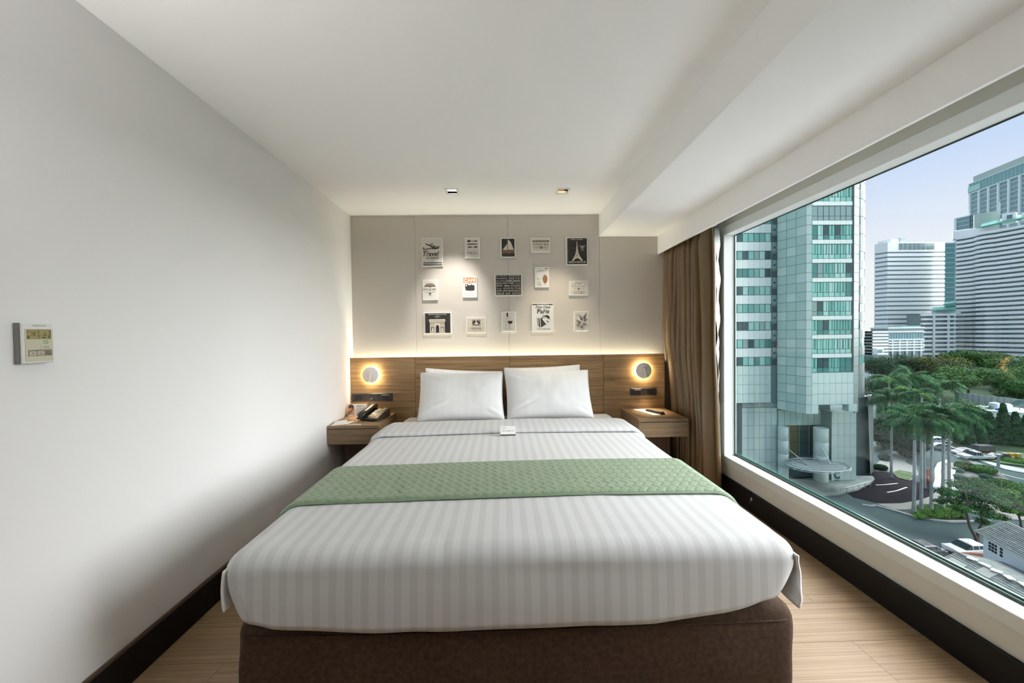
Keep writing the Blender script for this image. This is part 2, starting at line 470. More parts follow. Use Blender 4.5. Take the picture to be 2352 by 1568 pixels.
b.build('paint_chip', bb)

# ------------------------------------------------------------------ recessed ceiling lamps
mat('can_dark', (0.06, 0.04, 0.02), 0.3, metal=0.6)
mat('can_bright', (0.75, 0.73, 0.70), 0.3, metal=0.7)
emission('lamp_cool', (1.0, 0.95, 0.85), 14.0)
emission('lamp_amber', (1.0, 0.80, 0.45), 5.0)
def downlight(i, label, can, bulb, energy, spot, blend, color):
    x, y, dx, dy, dz = DL[i]
    t = thing('ceiling_downlight', label, 'ceiling light', (x, y, ZC))
    b = MB(); w, h = HX, HY
    b.box(-w - .014, w + .014, -h - .018, -h, -.004, 0, M['white_metal'], .001); b.box(-w - .014, w + .014, h, h + .018, -.004, 0, M['white_metal'], .001)
    b.box(-w - .014, -w, -h, h, -.004, 0, M['white_metal'], .001); b.box(w, w + .014, -h, h, -.004, 0, M['white_metal'], .001)
    b.build('trim_ring', t)
    b = MB(); d = .10
    b.box(-w - .002, -w, -h, h, 0, d, M[can]); b.box(w, w + .002, -h, h, 0, d, M[can])
    b.box(-w, w, -h - .002, -h, 0, d, M[can]); b.box(-w, w, h, h + .002, 0, d, M[can]); b.box(-w, w, -h, h, d, d + .003, M[can])
    b.build('housing', t)
    b = MB(); b.lathe([(.026, .040), (.030, .060), (.026, .075)], M['chrome'], 20); b.build('reflector', t)
    b = MB(); b.lathe([(.0, .0385), (.024, .0385), (.024, .041)], M[bulb], 20); b.build('bulb', t)
    ld = bpy.data.lights.new('downlight_beam', 'SPOT'); ld.energy = energy; ld.spot_size = R_(spot); ld.spot_blend = blend
    ld.shadow_soft_size = 0.012; ld.color = color
    lo = bpy.data.objects.new('beam_light', ld); C.objects.link(lo); lo.parent = t
    lo.location = (0, 0, .012); lo.rotation_euler = Vector((-dx, -dy, -dz)).to_track_quat('Z', 'Y').to_euler()
downlight(0, 'square recessed ceiling lamp above the left prints, bright white inside', 'can_bright', 'lamp_cool', 27, 50, 0.9, (1.0, 0.97, 0.90))
downlight(1, 'square recessed ceiling lamp above the right prints, dark amber inside', 'can_dark', 'lamp_amber', 17, 50, 0.9, (1.0, 0.88, 0.66))

# ------------------------------------------------------------------ headboard with concealed light strip
YH = 3.37
hb = thing('headboard', 'full-width brown oak veneer headboard along the back wall behind the bed', 'headboard', (0.06, YH, 0))
hx = [XL + .001, -0.773, 0.063, 0.907, 1.462]
for i in range(4):
    b = MB(); b.box(hx[i] + (.001 if i else 0) - .06, hx[i + 1] - .001 - .06, 0, .018, .02, 1.03, M['headboard_oak'], .0012); b.build('panel', hb)
b = MB(); b.box(hx[0] - .06, hx[4] - .06, .018, .026, .02, 1.026, M['upright_oak']); b.build('backing', hb)
emission('strip_led', (1.0, 0.93, 0.62), 1.0)
ls = thing('light_strip', 'pale yellow light strip glowing up behind the headboard top', 'light strip', (0.06, 3.42, .95))
b = MB(); b.box(hx[0] - .05, hx[4] - .07, -.02, .025, -.004, .0, M['white_metal']); b.build('channel', ls)
b = MB(); b.box(hx[0] - .05, hx[4] - .07, -.012, .012, .0, .004, M['strip_led']); b.build('diffuser', ls)
ld = bpy.data.lights.new('strip_light', 'AREA'); ld.shape = 'RECTANGLE'; ld.size = 2.72; ld.size_y = 0.03; ld.energy = 4.6; ld.color = (1.0, 0.96, 0.70)
lo = bpy.data.objects.new('strip_glow', ld); C.objects.link(lo); lo.parent = ls; lo.location = (0, 0, .008); lo.rotation_euler = (math.pi, 0, 0)


# ------------------------------------------------------------------ added fill uplighter beside the viewpoint, unseen, to brighten ceiling and near wall
emission('fill_glow', (1.0, 0.97, 0.93), 5.0)
sn = thing('fill_uplighter', 'added fill lamp, a white bowl uplighter out of view on the left wall', 'wall lamp', (XL, 0.25, 1.0), R_(90))
b = MB(); b.lathe([(.055, 0), (.10, .11), (.105, .13), (.098, .13), (.05, .01)], M['white_metal'], 24, c=(0, -.13, 0)); b.build('bowl', sn)
b = MB(); b.box(-.03, .03, -.075, 0, -.02, .06, M['white_metal'], .004); b.build('bracket', sn)
b = MB(); b.lathe([(0, .09), (.075, .09)], M['fill_glow'], 20, c=(0, -.13, 0)); b.build('diffuser', sn)
ld = bpy.data.lights.new('fill_light', 'SPOT'); ld.energy = 28; ld.spot_size = R_(150); ld.spot_blend = 1.0; ld.shadow_soft_size = .08; ld.color = (1.0, .985, .96)
lo = bpy.data.objects.new('fill_beam', ld); C.objects.link(lo); lo.parent = sn; lo.location = (0, -.13, .135); lo.rotation_euler = (math.pi, 0, 0)

# ================================================================== bed
BX0, BX1, BYF, BYH = -0.868, 0.968, 1.222, 3.345           # upholstered base: sides, foot, head
def rounded_box(x0, x1, y0, y1, z0, z1, r, step, faces='TFLR', rp=None):
    "grid on a box surface pushed out to rounded edges; returns bmesh-ready verts, quads"
    def lin(a, b):
        n = max(2, int(round((b - a) / step))); return [a + (b - a) * i / n for i in range(n + 1)]
    X, Y_, Z = lin(x0, x1), lin(y0, y1), lin(z0, z1)
    V = []; F = []; idx = {}
    def vid(p):
        k = (round(p[0], 5), round(p[1], 5), round(p[2], 5))
        if k not in idx: idx[k] = len(V); V.append(p)
        return idx[k]
    def grid(A, B, fn, flip):
        for i in range(len(A) - 1):
            for j in range(len(B) - 1):
                q = [vid(fn(A[i], B[j])), vid(fn(A[i + 1], B[j])), vid(fn(A[i + 1], B[j + 1])), vid(fn(A[i], B[j + 1]))]
                F.append(tuple(q[::-1] if flip else q))
    if 'T' in faces: grid(X, Y_, lambda a, b: (a, b, z1), False)
    if 'F' in faces: grid(X, Z, lambda a, b: (a, y0, b), False)
    if 'B' in faces: grid(X, Z, lambda a, b: (a, y1, b), True)
    if 'L' in faces: grid(Y_, Z, lambda a, b: (x0, a, b), True)
    if 'R' in faces: grid(Y_, Z, lambda a, b: (x1, a, b), False)
    out = []
    for p in V:
        q = [max(x0 + r, min(x1 - r, p[0])), max(y0 + r, min(y1 - r, p[1])), min(z1 - r, p[2])]
        d = Vector(p) - Vector(q)
        out.append(Vector(q) + d.normalized() * r if d.length > 1e-9 else Vector(p))
    return out, F

# --- upholstered base
base = thing('divan_bed', 'dark brown fabric divan bed box standing on the oak floor', 'bed', (0.05, 2.28, 0))
def loc(p, o): return (p[0] - o[0], p[1] - o[1], p[2] - o[2])
O = (0.05, 2.28, 0)
V, F = rounded_box(BX0, BX1, BYF, BYH, 0.02, 0.300, 0.035, 0.03, 'TFLRB')
V = [Vector((p.x + (0.008 * nz(p.y * 6, p.z * 9) if abs(p.x) > .8 else 0), p.y + .006 * nz(p.x * 5, p.z * 8, 3) - (.012 * math.sin(max(0, min(1, p.z / .3)) * math.pi) if p.y < 1.3 else 0), p.z)) for p in V]
b = MB(); b.add([loc(p, O) for p in V], F, M['base_fabric'], True); b.build('body', base)
b = MB()
zs = .263
pts = [(BX0 - .001, 3.30, zs), (BX0 - .001, 1.30, zs), (BX0 + .004, 1.245, zs), (BX0 + .03, 1.219, zs - .001)]
n = 24
pts += [(lerp(BX0 + .06, BX1 - .06, i / n), 1.2115 + .004 * nz(i * .7, 2), zs - .004 * math.sin(math.pi * i / n)) for i in range(n + 1)]
pts += [(BX1 - .03, 1.219, zs), (BX1 - .004, 1.245, zs), (BX1 + .001, 1.30, zs), (BX1 + .001, 3.30, zs)]
b.tube([loc(p, O) for p in pts], .0028, M['base_fabric'], 6); b.build('seam', base)
b = MB(); b.tube([loc((0.03, 1.2135 + .002 * nz(0, i), z), O) for i, z in enumerate((.02, .08, .15, .22, .26))], .0016, M['base_fabric'], 6); b.build('seam', base)
for sx in (-1, 1):
    for yy in (1.32, 3.2):
        b = MB(); b.lathe([(.028, 0), (.03, .02)], M['black_plastic'], 14, c=(sx * .82, yy - 2.28, 0)); b.build('foot', base)

# --- mattress in its fitted sheet
V, F = rounded_box(BX0 + .020, BX1 - .020, 1.275, 3.335, 0.302, 0.512, 0.05, 0.04, 'TFLRB')
b = MB(); b.add([loc((p.x, p.y, p.z + .003 * nz(p.x * 4, p.y * 4)), (0.05, 2.3, .302)) for p in V], F, M['linen_plain'], True)
ms = b.build('mattress', None, (0.05, 2.3, .302)); tag(ms, 'white-sheeted mattress showing at the head end beside the pillows', 'mattress')

# --- duvet
DX0, DX1, DYF, DYH = -0.902, 0.972, 1.176, 2.62
DZ = 0.538
duvet = thing('duvet', 'white satin-stripe duvet spread over the bed, hanging over the foot', 'duvet', (0.035, 1.9, .52))
OD = (0.035, 1.9, .52)
def hem(x):
    t = [(-0.95, .345), (-.85, .335), (-.75, .315), (-.42, .293), (0.05, .288), (0.47, .292), (.70, .318), (.87, .358), (1.0, .385)]
    for (a, za), (c, zc) in zip(t, t[1:]):
        if x <= c: return lerp(za, zc, max(0, (x - a) / (c - a)))
    return t[-1][1]
V, F = rounded_box(DX0 + .010, DX1 - .012, DYF, DYH, 0.29, DZ, 0.062, 0.018, 'TFLR')
W = []
for p in V:
    x, y, z = p
    fr = sstep(1.36, 1.24, y)                               # near the foot
    if z < DZ - .062:                                       # hanging part
        t = (DZ - .062 - z) / (DZ - .062 - .29)
        zb = hem(x) if fr > 0 else .40
        zb = lerp(.42, hem(x), fr)
        z = lerp(DZ - .062, zb, t)
        if y < 1.26: y -= .012 * math.sin(t * 2.2) * (1 - abs(x - .03) / 1.0) + .006 * nz(x * 3, z * 5, 8)
        side = 1 if x > 0.03 else -1
        if y > 1.26: x += -side * .03 * t
        elif abs(x - .035) > .70: x -= side * (.050 if side > 0 else .046) * t ** 1.5 * sstep(.70, .86, abs(x - .035))
    crown = .010 * (1 - ((x - .035) / .95) ** 2)
    z += crown + .0035 * nz(x * 2.5, y * 2.2) + .0012 * nz(x * 9, y * 7, 4)
    if y < 1.3: z += .004 * nz(x * 6, 1.7) * fr
    # soft crease lines across the foot
    for (cx, cy, cl, sl, dep) in ((.23, 1.205, .16, .10, .003), (.43, 1.36, .14, .03, .0022), (-.37, 1.20, .05, -1.1, .004), (-.20, 1.20, .07, -1.2, .004), (-.03, 1.19, .05, -1, .002)):
        dx = x - cx
        if abs(sl) < .5:
            if abs(dx) < cl: z -= dep * math.exp(-((y - cy - sl * dx) / .012) ** 2) * math.cos(dx / cl * 1.57)
        elif y < 1.27:
            z -= dep * math.exp(-((dx - (p.z - .5) / sl * .3) / .010) ** 2) * sstep(.36, .47, p.z)
    W.append(loc((x, y, z), OD))
b = MB(); b.add(W, F, M['linen_stripe'], True); dv = b.build('cover', duvet)
sm = dv.modifiers.new('thick', 'SOLIDIFY'); sm.thickness = .006; sm.offset = -1

def side_drape(s):
    "loose side of the duvet, hanging beside the base with a folded corner at the foot"
    rows = []
    xe = DX0 + .02 if s < 0 else DX1 - .02
    ny, nk = 120, 16
    for k in range(nk + 1):
        t = k / nk; r = []
        for i in range(ny + 1):
            y = lerp(1.176 + (.0 if s > 0 else .004), 2.56, i / ny)
            f = sstep(1.50, 1.19, y)
            zt = DZ - .040; zb = lerp(.42, .372 if s < 0 else .340, f)
            z = lerp(zt, zb, t) + .004 * nz(y * 5, t * 2, s)
            if s < 0: bulge = -.012 * t + .004 * f * math.sin(t * 2.6)
            else: bulge = -.026 * t + f * (.018 * math.sin(min(1, t * 1.05) * 3.0) + .005 * math.sin(t * 11 + y * 30) * t)
            fold = .006 * math.sin(y * 19 + s) * t * sstep(0.0, .6, t) * sstep(1.2, 1.5, y)
            x = xe + s * (bulge + fold - .012 * (1 - t) ** 2)
            if s > 0: y += .014 * f * math.sin(t * 5)
            r.append(loc((x, y, z), OD))
        rows.append(r)
    b = MB(); b.sheet(rows, M['linen_plain'], True, s > 0)
    o = b.build('side_drape', duvet); m_ = o.modifiers.new('thick', 'SOLIDIFY'); m_.thickness = .007; m_.offset = 0
side_drape(-1); side_drape(1)

# turned-down fold of the duvet at the pillows
def edge_curve(a, x0, x1, z, r, drop):
    "point on a cross-section of the bed: a runs -1..1 from one hem over the top to the other"
    half = (x1 - x0) / 2; cx = (x0 + x1) / 2
    flat = half - r; arc = r * math.pi / 2; total = flat + arc + drop
    d = abs(a) * total; s = 1 if a >= 0 else -1
    if d <= flat: return cx + s * d, z, (0, 1)
    if d <= flat + arc:
        t = (d - flat) / r; return cx + s * (flat + r * math.sin(t)), z - r + r * math.cos(t), (s * math.sin(t), math.cos(t))
    return cx + s * half, z - r - (d - flat - arc), (s, 0)
rows = []
prof = [(2.900, .002), (2.898, .016), (2.888, .024), (2.86, .027), (2.80, .028), (2.72, .030), (2.64, .031), (2.585, .031), (2.556, .027), (2.543, .016), (2.546, .006), (2.565, .002)]
na = 150
for (y, h) in prof:
    r = []
    for i in range(na + 1):
        a = -1 + 2 * i / na
        x, z, nrm = edge_curve(a, DX0 + .012, DX1 - .012, .540, .085, .055)
        hh = h + (.004 * nz(x * 3, y * 4) + .0022 * nz(x * 16, y * 9, 6) * sstep(.5, .75, abs(a)) if h > .01 else 0)
        if abs(a) > .82 and h > .01: hh += .004 * math.sin(a * 120) * sstep(.82, .9, abs(a))
        yy = y + .012 * math.sin(a * 2.2 + 1) + .006 * nz(a * 4, 3) - (.05 * sstep(.8, 1, abs(a)) if y > 2.7 else -.05 * sstep(.85, 1, abs(a)))
        zz = z + nrm[1] * hh
        if abs(a) < .8: zz += .006 * (1 - (a / .8) ** 2)
        r.append(loc((x + nrm[0] * hh, yy, zz), OD))
    rows.append(r)
b = MB(); b.sheet(rows, M['linen_stripe'], True, True); b.build('turned_fold', duvet)

# --- quilted runner
run = thing('bed_runner', 'sage green quilted bed runner laid across the duvet', 'bed runner', (0.035, 1.75, .55))
OR = (0.035, 1.75, .55)
ny_, na_ = 84, 420
def run_pt(a, t, off, quilt):
    x, z, nrm = edge_curve(a, DX0 - .002, DX1 + .002, .541, .085, .02)
    y = lerp(1.548, 1.962, t) + .010 * math.sin(a * 2.4) + .004 * nz(a * 5, 2) + .03 * sstep(.80, 1, abs(a)) * (1 - 2 * t) * -1
    crown = .011 * (1 - (a / .95) ** 2) if abs(a) < .95 else 0
    h = off
    if quilt:
        arc = a * 1.02
        tri = abs(((y / .052) % 1.0) * 2 - 1)
        ph = (arc / .041 + tri * .62 + .4 * (y / .40)) % 1.0
        g = min(ph, 1 - ph)
        h += .0042 * min(1, g / .16) ** .6 - .0035 * math.exp(-(((t - .5) * .41 - .0) / .004) ** 2) * .3
        h -= .004 * math.exp(-((t) / .015) ** 2) + .003 * math.exp(-((1 - t) / .015) ** 2)
    return loc((x + nrm[0] * h, y, z + nrm[1] * h + crown), OR)
rows = [[run_pt(-1 + 2 * i / na_, j / ny_, .010, True) for i in range(na_ + 1)] for j in range(ny_ + 1)]
b = MB(); b.sheet(rows, M['runner_green'], True); b.build('quilt', run)
for t0, t1, lo_, hi_ in ((0, -.018, .009, .0005), (1, 1.012, .009, .0005)):
    rows = [[run_pt(-1 + 2 * i / 120, t0, .0095, False) for i in range(121)], [run_pt(-1 + 2 * i / 120, t1, .006, False) for i in range(121)], [run_pt(-1 + 2 * i / 120, t1, .0008, False) for i in range(121)]]
    b = MB(); b.sheet(rows, M['runner_binding'], True, t0 == 0); b.build('binding', run)

# --- pillows
def pillow(label, p_bl, p_br, p_tl, p_tr, T, seed, group=None):
    "cushion spanned by its four seam corners (bottom-left, bottom-right, top-left, top-right)"
    c = [Vector(q) for q in (p_bl, p_br, p_tl, p_tr)]
    ctr = (c[0] + c[1]) / 2
    nrm = ((c[1] - c[0]).cross(c[2] - c[0])).normalized()   # faces the room
    n1, n2 = 64, 48
    def pt(u, v, side):
        pin = 1 - .035 * (1 - (2 * u - 1) ** 4) * 0
        uu, vv = u * 2 - 1, v * 2 - 1
        su = uu * (1 - .035 * (1 - vv * vv)); sv = vv * (1 - .05 * (1 - uu * uu))
        a, b_ = (su + 1) / 2, (sv + 1) / 2
        p = c[0] * (1 - a) * (1 - b_) + c[1] * a * (1 - b_) + c[2] * (1 - a) * b_ + c[3] * a * b_
        e1 = max(0, 1 - abs(uu) ** 3.2); e2 = max(0, 1 - abs(vv) ** 2.6)
        t = T * (e1 * e2) ** .55 * (1 + .10 * (-vv))
        wr = 0
        wr += .010 * nz(uu * 1.6 + seed, vv * 1.6) + .004 * nz(uu * 5 + seed, vv * 3, 2)
        d = abs(uu)                                          # creases that run in from the corners
        for (qx, qy, ang, ln) in ((-1, .9, -.5, .8), (1, .8, 2.3, .6), (-1, -.8, .55, .9), (1, -.9, 2.5, .5)):
            dx, dy = uu - qx, vv - qy
            along = dx * math.cos(ang) + dy * math.sin(ang); acr = -dx * math.sin(ang) + dy * math.cos(ang)
            if 0 < along < ln: wr += .007 * math.sin(acr * 26 + seed) * math.exp(-(acr / .16) ** 2) * math.sin(along / ln * math.pi)
        return p + nrm * (side * t + wr * (e1 * e2) ** .4 * (1 if side > 0 else .3))
    b = MB()
    for side in (1, -1):
        rows = [[pt(i / n1, j / n2, side) - ctr for i in range(n1 + 1)] for j in range(n2 + 1)]
        b.sheet(rows, M['pillow_linen'], True, side < 0)
    me = b.mesh('pillow'); bm = bmesh.new(); bm.from_mesh(me); bmesh.ops.remove_doubles(bm, verts=bm.verts, dist=.0004); bm.to_mesh(me); bm.free()
    o = link('pillow', me, None, ctr); tag(o, label, 'pillow', group); return o
pillow('white pillow propped in front, left of the pair facing the room', (-.672, 2.955, .548), (.014, 2.970, .548), (-.690, 3.190, .912), (.006, 3.200, .898), .078, 1.3)
pillow('white pillow propped in front, right of the pair facing the room', (.030, 2.965, .548), (.718, 2.955, .552), (.010, 3.195, .915), (.728, 3.200, .912), .078, 5.1)
pillow('white pillow standing behind the left front pillow, only its top edge showing', (-.655, 3.180, .545), (.010, 3.185, .545), (-.672, 3.312, .938), (.000, 3.315, .900), .040, 8.2)
pillow('white pillow standing behind the right front pillow, its top edge rising to the right', (.040, 3.180, .545), (.690, 3.185, .545), (.008, 3.312, .930), (.682, 3.315, .948), .040, 3.7)

# --- welcome card on the fold
mat('print_dark', (0.05, 0.035, 0.03), 0.6); mat('print_grey', (0.28, 0.26, 0.25), 0.7)
def text_geo(s, x0, x1, z0, z1, shear=0.0, bold=0.0):
    cu = bpy.data.curves.new('t', 'FONT'); cu.body = s; cu.size = 1.0; cu.shear = shear; cu.offset = 0.0 if 'M' in s and bold > 0 else bold; cu.resolution_u = 2
    o = bpy.data.objects.new('t', cu)
    me = bpy.data.meshes.new_from_object(o)
    vs = [v.co.copy() for v in me.vertices]; fs = [tuple(p.vertices) for p in me.polygons]
    bpy.data.objects.remove(o); bpy.data.curves.remove(cu); bpy.data.meshes.remove(me)
    if not vs: return [], []
    ax, bx = min(v.x for v in vs), max(v.x for v in vs); ay, by = min(v.y for v in vs), max(v.y for v in vs)
    return [(x0 + (v.x - ax) / max(1e-6, bx - ax) * (x1 - x0), z0 + (v.y - ay) / max(1e-6, by - ay) * (z1 - z0)) for v in vs], fs
def text_on(mb, s, x0, x1, z0, z1, m, y=0.0, shear=0.0, bold=0.0, mx=None):
    "flat lettering in the local x-z plane, facing -y"
    vs, fs = text_geo(s, x0, x1, z0, z1, shear, bold)
    P = [Vector((a, y, c)) for a, c in vs]
    if mx: P = [mx @ p for p in P]
    mb.add(P, fs, m)
wc = thing('welcome_card', 'small white folded card standing on the duvet against the turned-down fold', 'card', (.031, 2.478, .5525))
tilt = Matrix.Rotation(R_(-12), 4, 'X')
b = MB(); b.box(-.050, .050, -.0012, 0, 0, .064, M['paper_white'], 0, tilt); b.build('front_leaf', wc)
b = MB(); b.box(-.050, .050, 0, .0012, 0, .064, M['paper_white'], 0, Matrix.Translation((0, .0265, 0)) @ Matrix.Rotation(R_(12), 4, 'X')); b.build('back_leaf', wc)
b = MB(); b.box(-.050, .050, -.0016, -.0012, .002, .011, M['print_dark'], 0, tilt)
text_on(b, 'Have a pleasant stay', -.040, .040, .030, .036, M['print_dark'], -.0016, .15, .02, tilt)
for q in range(14):
    if q != 7: b.box(-.044 + q * .0028, -.0425 + q * .0028, -.0016, -.0012, .048, .0505, M['print_grey'], 0, tilt)
b.lathe([(0, -.0016), (.0028, -.0016)], M['print_dark'], 12, 'y', (-.025, 0, .056)); b.build('lettering', wc)['kind'] = 'stuff'

# ================================================================== curtain
cur = thing('curtain', 'bronze brown satin curtain gathered in pleats between headboard and window', 'curtain', (1.56, 3.08, 0.03))
OC = (1.56, 3.08, 0.03)
rng = random.Random(11)
Y0c, Y1c = 3.425, 2.735
ph = [0.0]; widths = []
npl = 12
ws = [lerp(.034, .082, (i / (npl - 1)) ** 1.5) * rng.uniform(.8, 1.2) for i in range(npl)]
tot = sum(ws); ws = [w * (Y0c - Y1c) / tot for w in ws]
amps = [lerp(.036, .072, i / (npl - 1)) * rng.uniform(.8, 1.15) for i in range(npl)]
sub = 22
def cpt(i, k, z):
    acc = sum(ws[:i]); t = k / sub
    y = Y0c - (acc + ws[i] * t)
    zn = z / 1.97
    a_ = amps[i] * (1.0 + .25 * (1 - zn)) * (.75 + .25 * nz(i * 3.1, z * 1.3))
    s0_ = math.sin(2 * math.pi * t); shp = math.copysign(abs(s0_) ** .7, s0_) + .18 * math.sin(4 * math.pi * t + i)
    s = (acc + ws[i] * t) / (Y0c - Y1c)
    xc = lerp(1.503, 1.532, s) + (1 - s) * .055 * sstep(1.25, .45, z) + .040 * (1 - zn) * s
    x = xc - a_ * shp + .006 * nz(y * 12, z * 2.2, i * .3)
    y += .010 * math.cos(2 * math.pi * t) * (1 - .3 * zn) + .012 * nz(i * 1.7, z * 1.1) + .02 * (1 - zn) * (.5 - s) * 0
    if z > 1.86: x = lerp(x, xc - a_ * .6 * shp, sstep(1.86, 1.99, z))
    return loc((x, y, z), OC)
rows = []
zl = [0.035 + (1.985 - .035) * (q / 44) for q in range(45)]
for z in zl:
    r = []
    for i in range(npl):
        for k in range(sub): r.append(cpt(i, k, z))
    r.append(cpt(npl - 1, sub, z)); rows.append(r)
b = MB(); b.sheet(rows, M['curtain_satin'], True, False); o = b.build('drape', cur)
m_ = o.modifiers.new('thick', 'SOLIDIFY'); m_.thickness = .003; m_.offset = 0
rows = []
for q in range(61):
    z = lerp(.30, 1.985, q / 60); r = []
    wd = lerp(.012, .085, sstep(.5, 1.5, z))
    for k in range(13):
        t = k / 12
        y = 2.765 + .045 * t - .01
        x = 1.604 + wd * (t - .5) * .62 + .010 * math.sin(z * 22 + t * 4) * .7 + .008 * nz(z * 14, t * 3)
        r.append(loc((x, y + .007 * nz(z * 9, t * 5, 3), z), OC))
    rows.append(r)
b = MB(); b.sheet(rows, M['curtain_lining'], True, False); o = b.build('lining', cur); tag(o, 'pale green-white crumpled lining edge')
m_ = o.modifiers.new('thick', 'SOLIDIFY'); m_.thickness = .002; m_.offset = 0
b = MB(); b.box(1.53 - OC[0], 1.56 - OC[0], 2.70 - OC[1], 3.44 - OC[1], 1.99 - OC[2], 2.02 - OC[2], M['white_metal']); b.build('rail', cur)

# ================================================================== nightstands
def nightstand(label, x0, x1, yf, top):
    cx = (x0 + x1) / 2; w = (x1 - x0) / 2; d = YH - .001 - yf
    t = thing('nightstand', label, 'nightstand', (cx, yf, 0))
    b = MB(); b.box(-w, w, 0, d, top - .021, top, M['nightstand_oak'], .001); b.build('top', t)
    wdr = b = MB(); b.box(-w + .0005, w - .0005, .0, .018, top - .141, top - .026, M['nightstand_oak'], .001); b.build('drawer_front', t)
    for s in (-1, 1):
        b = MB(); xa = -w if s < 0 else w - .018
        b.box(xa, xa + .018, .0185, d, top - .139, top - .0215, M['upright_oak' if False else 'nightstand_oak'], .0008); b.build('side_panel', t)
    b = MB(); b.box(-w + .0185, w - .0185, .02, d, top - .139, top - .127, M['nightstand_oak']); b.build('bottom_panel', t)
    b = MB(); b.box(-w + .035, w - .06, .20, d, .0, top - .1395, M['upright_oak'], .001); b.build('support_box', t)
    return t
nightstand('floating oak nightstand with one drawer against the white wall, carrying the telephone', XL + .001, -.953, 2.905, .538)
nightstand('floating oak nightstand with one drawer beside the curtain, carrying the remote control', 1.062, 1.458, 2.928, .540)

# ================================================================== round wall lamps
emission('ring_glow', (1.0, 0.80, 0.46), 60.0)
emission('lens_glow', (1.0, 0.85, 0.6), 30.0)
def wall_lamp(label, x, z, lean, side):
    t = thing('wall_lamp', label, 'wall lamp', (x, YH, z))
    b = MB(); b.lathe([(.045, 0), (.045, -.014), (.030, -.016), (.030, -.026)], M['lamp_white'], 28, 'y'); b.build('mount', t)
    b = MB(); b.lathe([(.0462, -.015), (.0555, -.017), (.0555, -.024), (.031, -.0255)], M['ring_glow'], 40, 'y'); b.build('glow_ring', t)
    b = MB(); b.lathe([(.0, -.0262), (.068, -.0262), (.0695, -.028), (.0695, -.036), (.068, -.0375), (.0, -.0375)], M['lamp_white'], 48, 'y'); b.build('disc', t)
    a = Vector((lean * .10, -.052, -.062)) + Vector((side * .006, 0, .0)); c = Vector((side * .006 - lean * .08, -.052, .034))
    b = MB(); b.tube([c, c + (a - c) * .05, a + (c - a) * .03, a], [.010, .0125, .0125, .0115], M['lamp_white'], 18); arm = b.build('reading_arm', t)
    b = MB(); b.tube([Vector((side * .010 + .012, -.038, .024)), Vector((side * .008, -.052, .022))], .005, M['lamp_white'], 10); b.build('pivot', t)
    d = (a - c).normalized()
    b = MB(); b.tube([a - d * .0002, a + d * .0012], .009, M['lens_glow'], 16); b.build('lens', t)
    ld = bpy.data.lights.new('reading_light', 'SPOT'); ld.energy = 5.0; ld.spot_size = R_(72); ld.spot_blend = .8; ld.shadow_soft_size = .008; ld.color = (1.0, .80, .50)
    lo = bpy.data.objects.new('reading_beam', ld); C.objects.link(lo); lo.parent = t; lo.location = a + d * .004
    aim = Vector((side * -.02, -.30, -1.0))
    lo.rotation_euler = (-aim).to_track_quat('Z', 'Y').to_euler()
wall_lamp('round white wall lamp glowing on the headboard above the telephone', -1.155, .881, -.10, 1)
wall_lamp('round white wall lamp glowing on the headboard above the remote control', 1.258, .883, .16, 1)

# ================================================================== switch and socket plates
def plate(label, x0, x1, z0, z1, mods):
    t = thing('socket_plate', label, 'socket plate', ((x0 + x1) / 2, YH, (z0 + z1) / 2))
    w, h = (x1 - x0) / 2, (z1 - z0) / 2
    n = len(mods); mw = 2 * w / n
    b = MB(); b.box(-w, w, -.006, 0, -h, h, M['black_plastic'], .002); b.build('back_plate', t)
    for i, k in enumerate(mods):
        cx = -w + mw * (i + .5)
        b = MB(); b.box(cx - mw / 2 + .001, cx + mw / 2 - .001, -.011, -.006, -h + .002, h - .002, M['dark_plastic'], .002); m_ = b.build('module', t)
        if k == 'outlet':
            b = MB(); b.box(cx - .032, cx + .032, -.013, -.011, -.022, .022, M['black_plastic'], .001)
            for q in (-.016, .016):
                for dx in (-.006, .006): b.box(cx + q + dx - .0014, cx + q + dx + .0014, -.0134, -.013, .0, .011, M['hole_black'])
                b.lathe([(0, -.0134), (.0028, -.0134)], M['hole_black'], 10, 'y', (cx + q, 0, -.009))
            b.build('outlet', m_)
        elif k == 'jack':
            b = MB(); b.box(cx - .011, cx + .011, -.0125, -.011, -.016, .020, M['black_plastic'], .001); b.box(cx - .005, cx + .005, -.018, -.0125, -.014, -.004, M['chrome'], .001); b.build('phone_jack', m_)
        else:
            b = MB(); b.box(cx - .032, cx + .032, -.0150, -.011, -.022, .022, M['brown_plastic'], .0015); b.build('rocker', m_)
            b = MB(); b.box(cx - .029, cx + .029, -.0155, -.0148, .0175, .0205, M['lamp_white']); b.build('indicator', m_)
    return t
plate('black three-module plate with outlet, phone jack and switch above the telephone', -1.328, -.976, .645, .716, ['outlet', 'jack', 'switch'])
plate('black two-module plate with switch and outlet above the right nightstand', 1.149, 1.384, .656, .724, ['switch', 'outlet'])

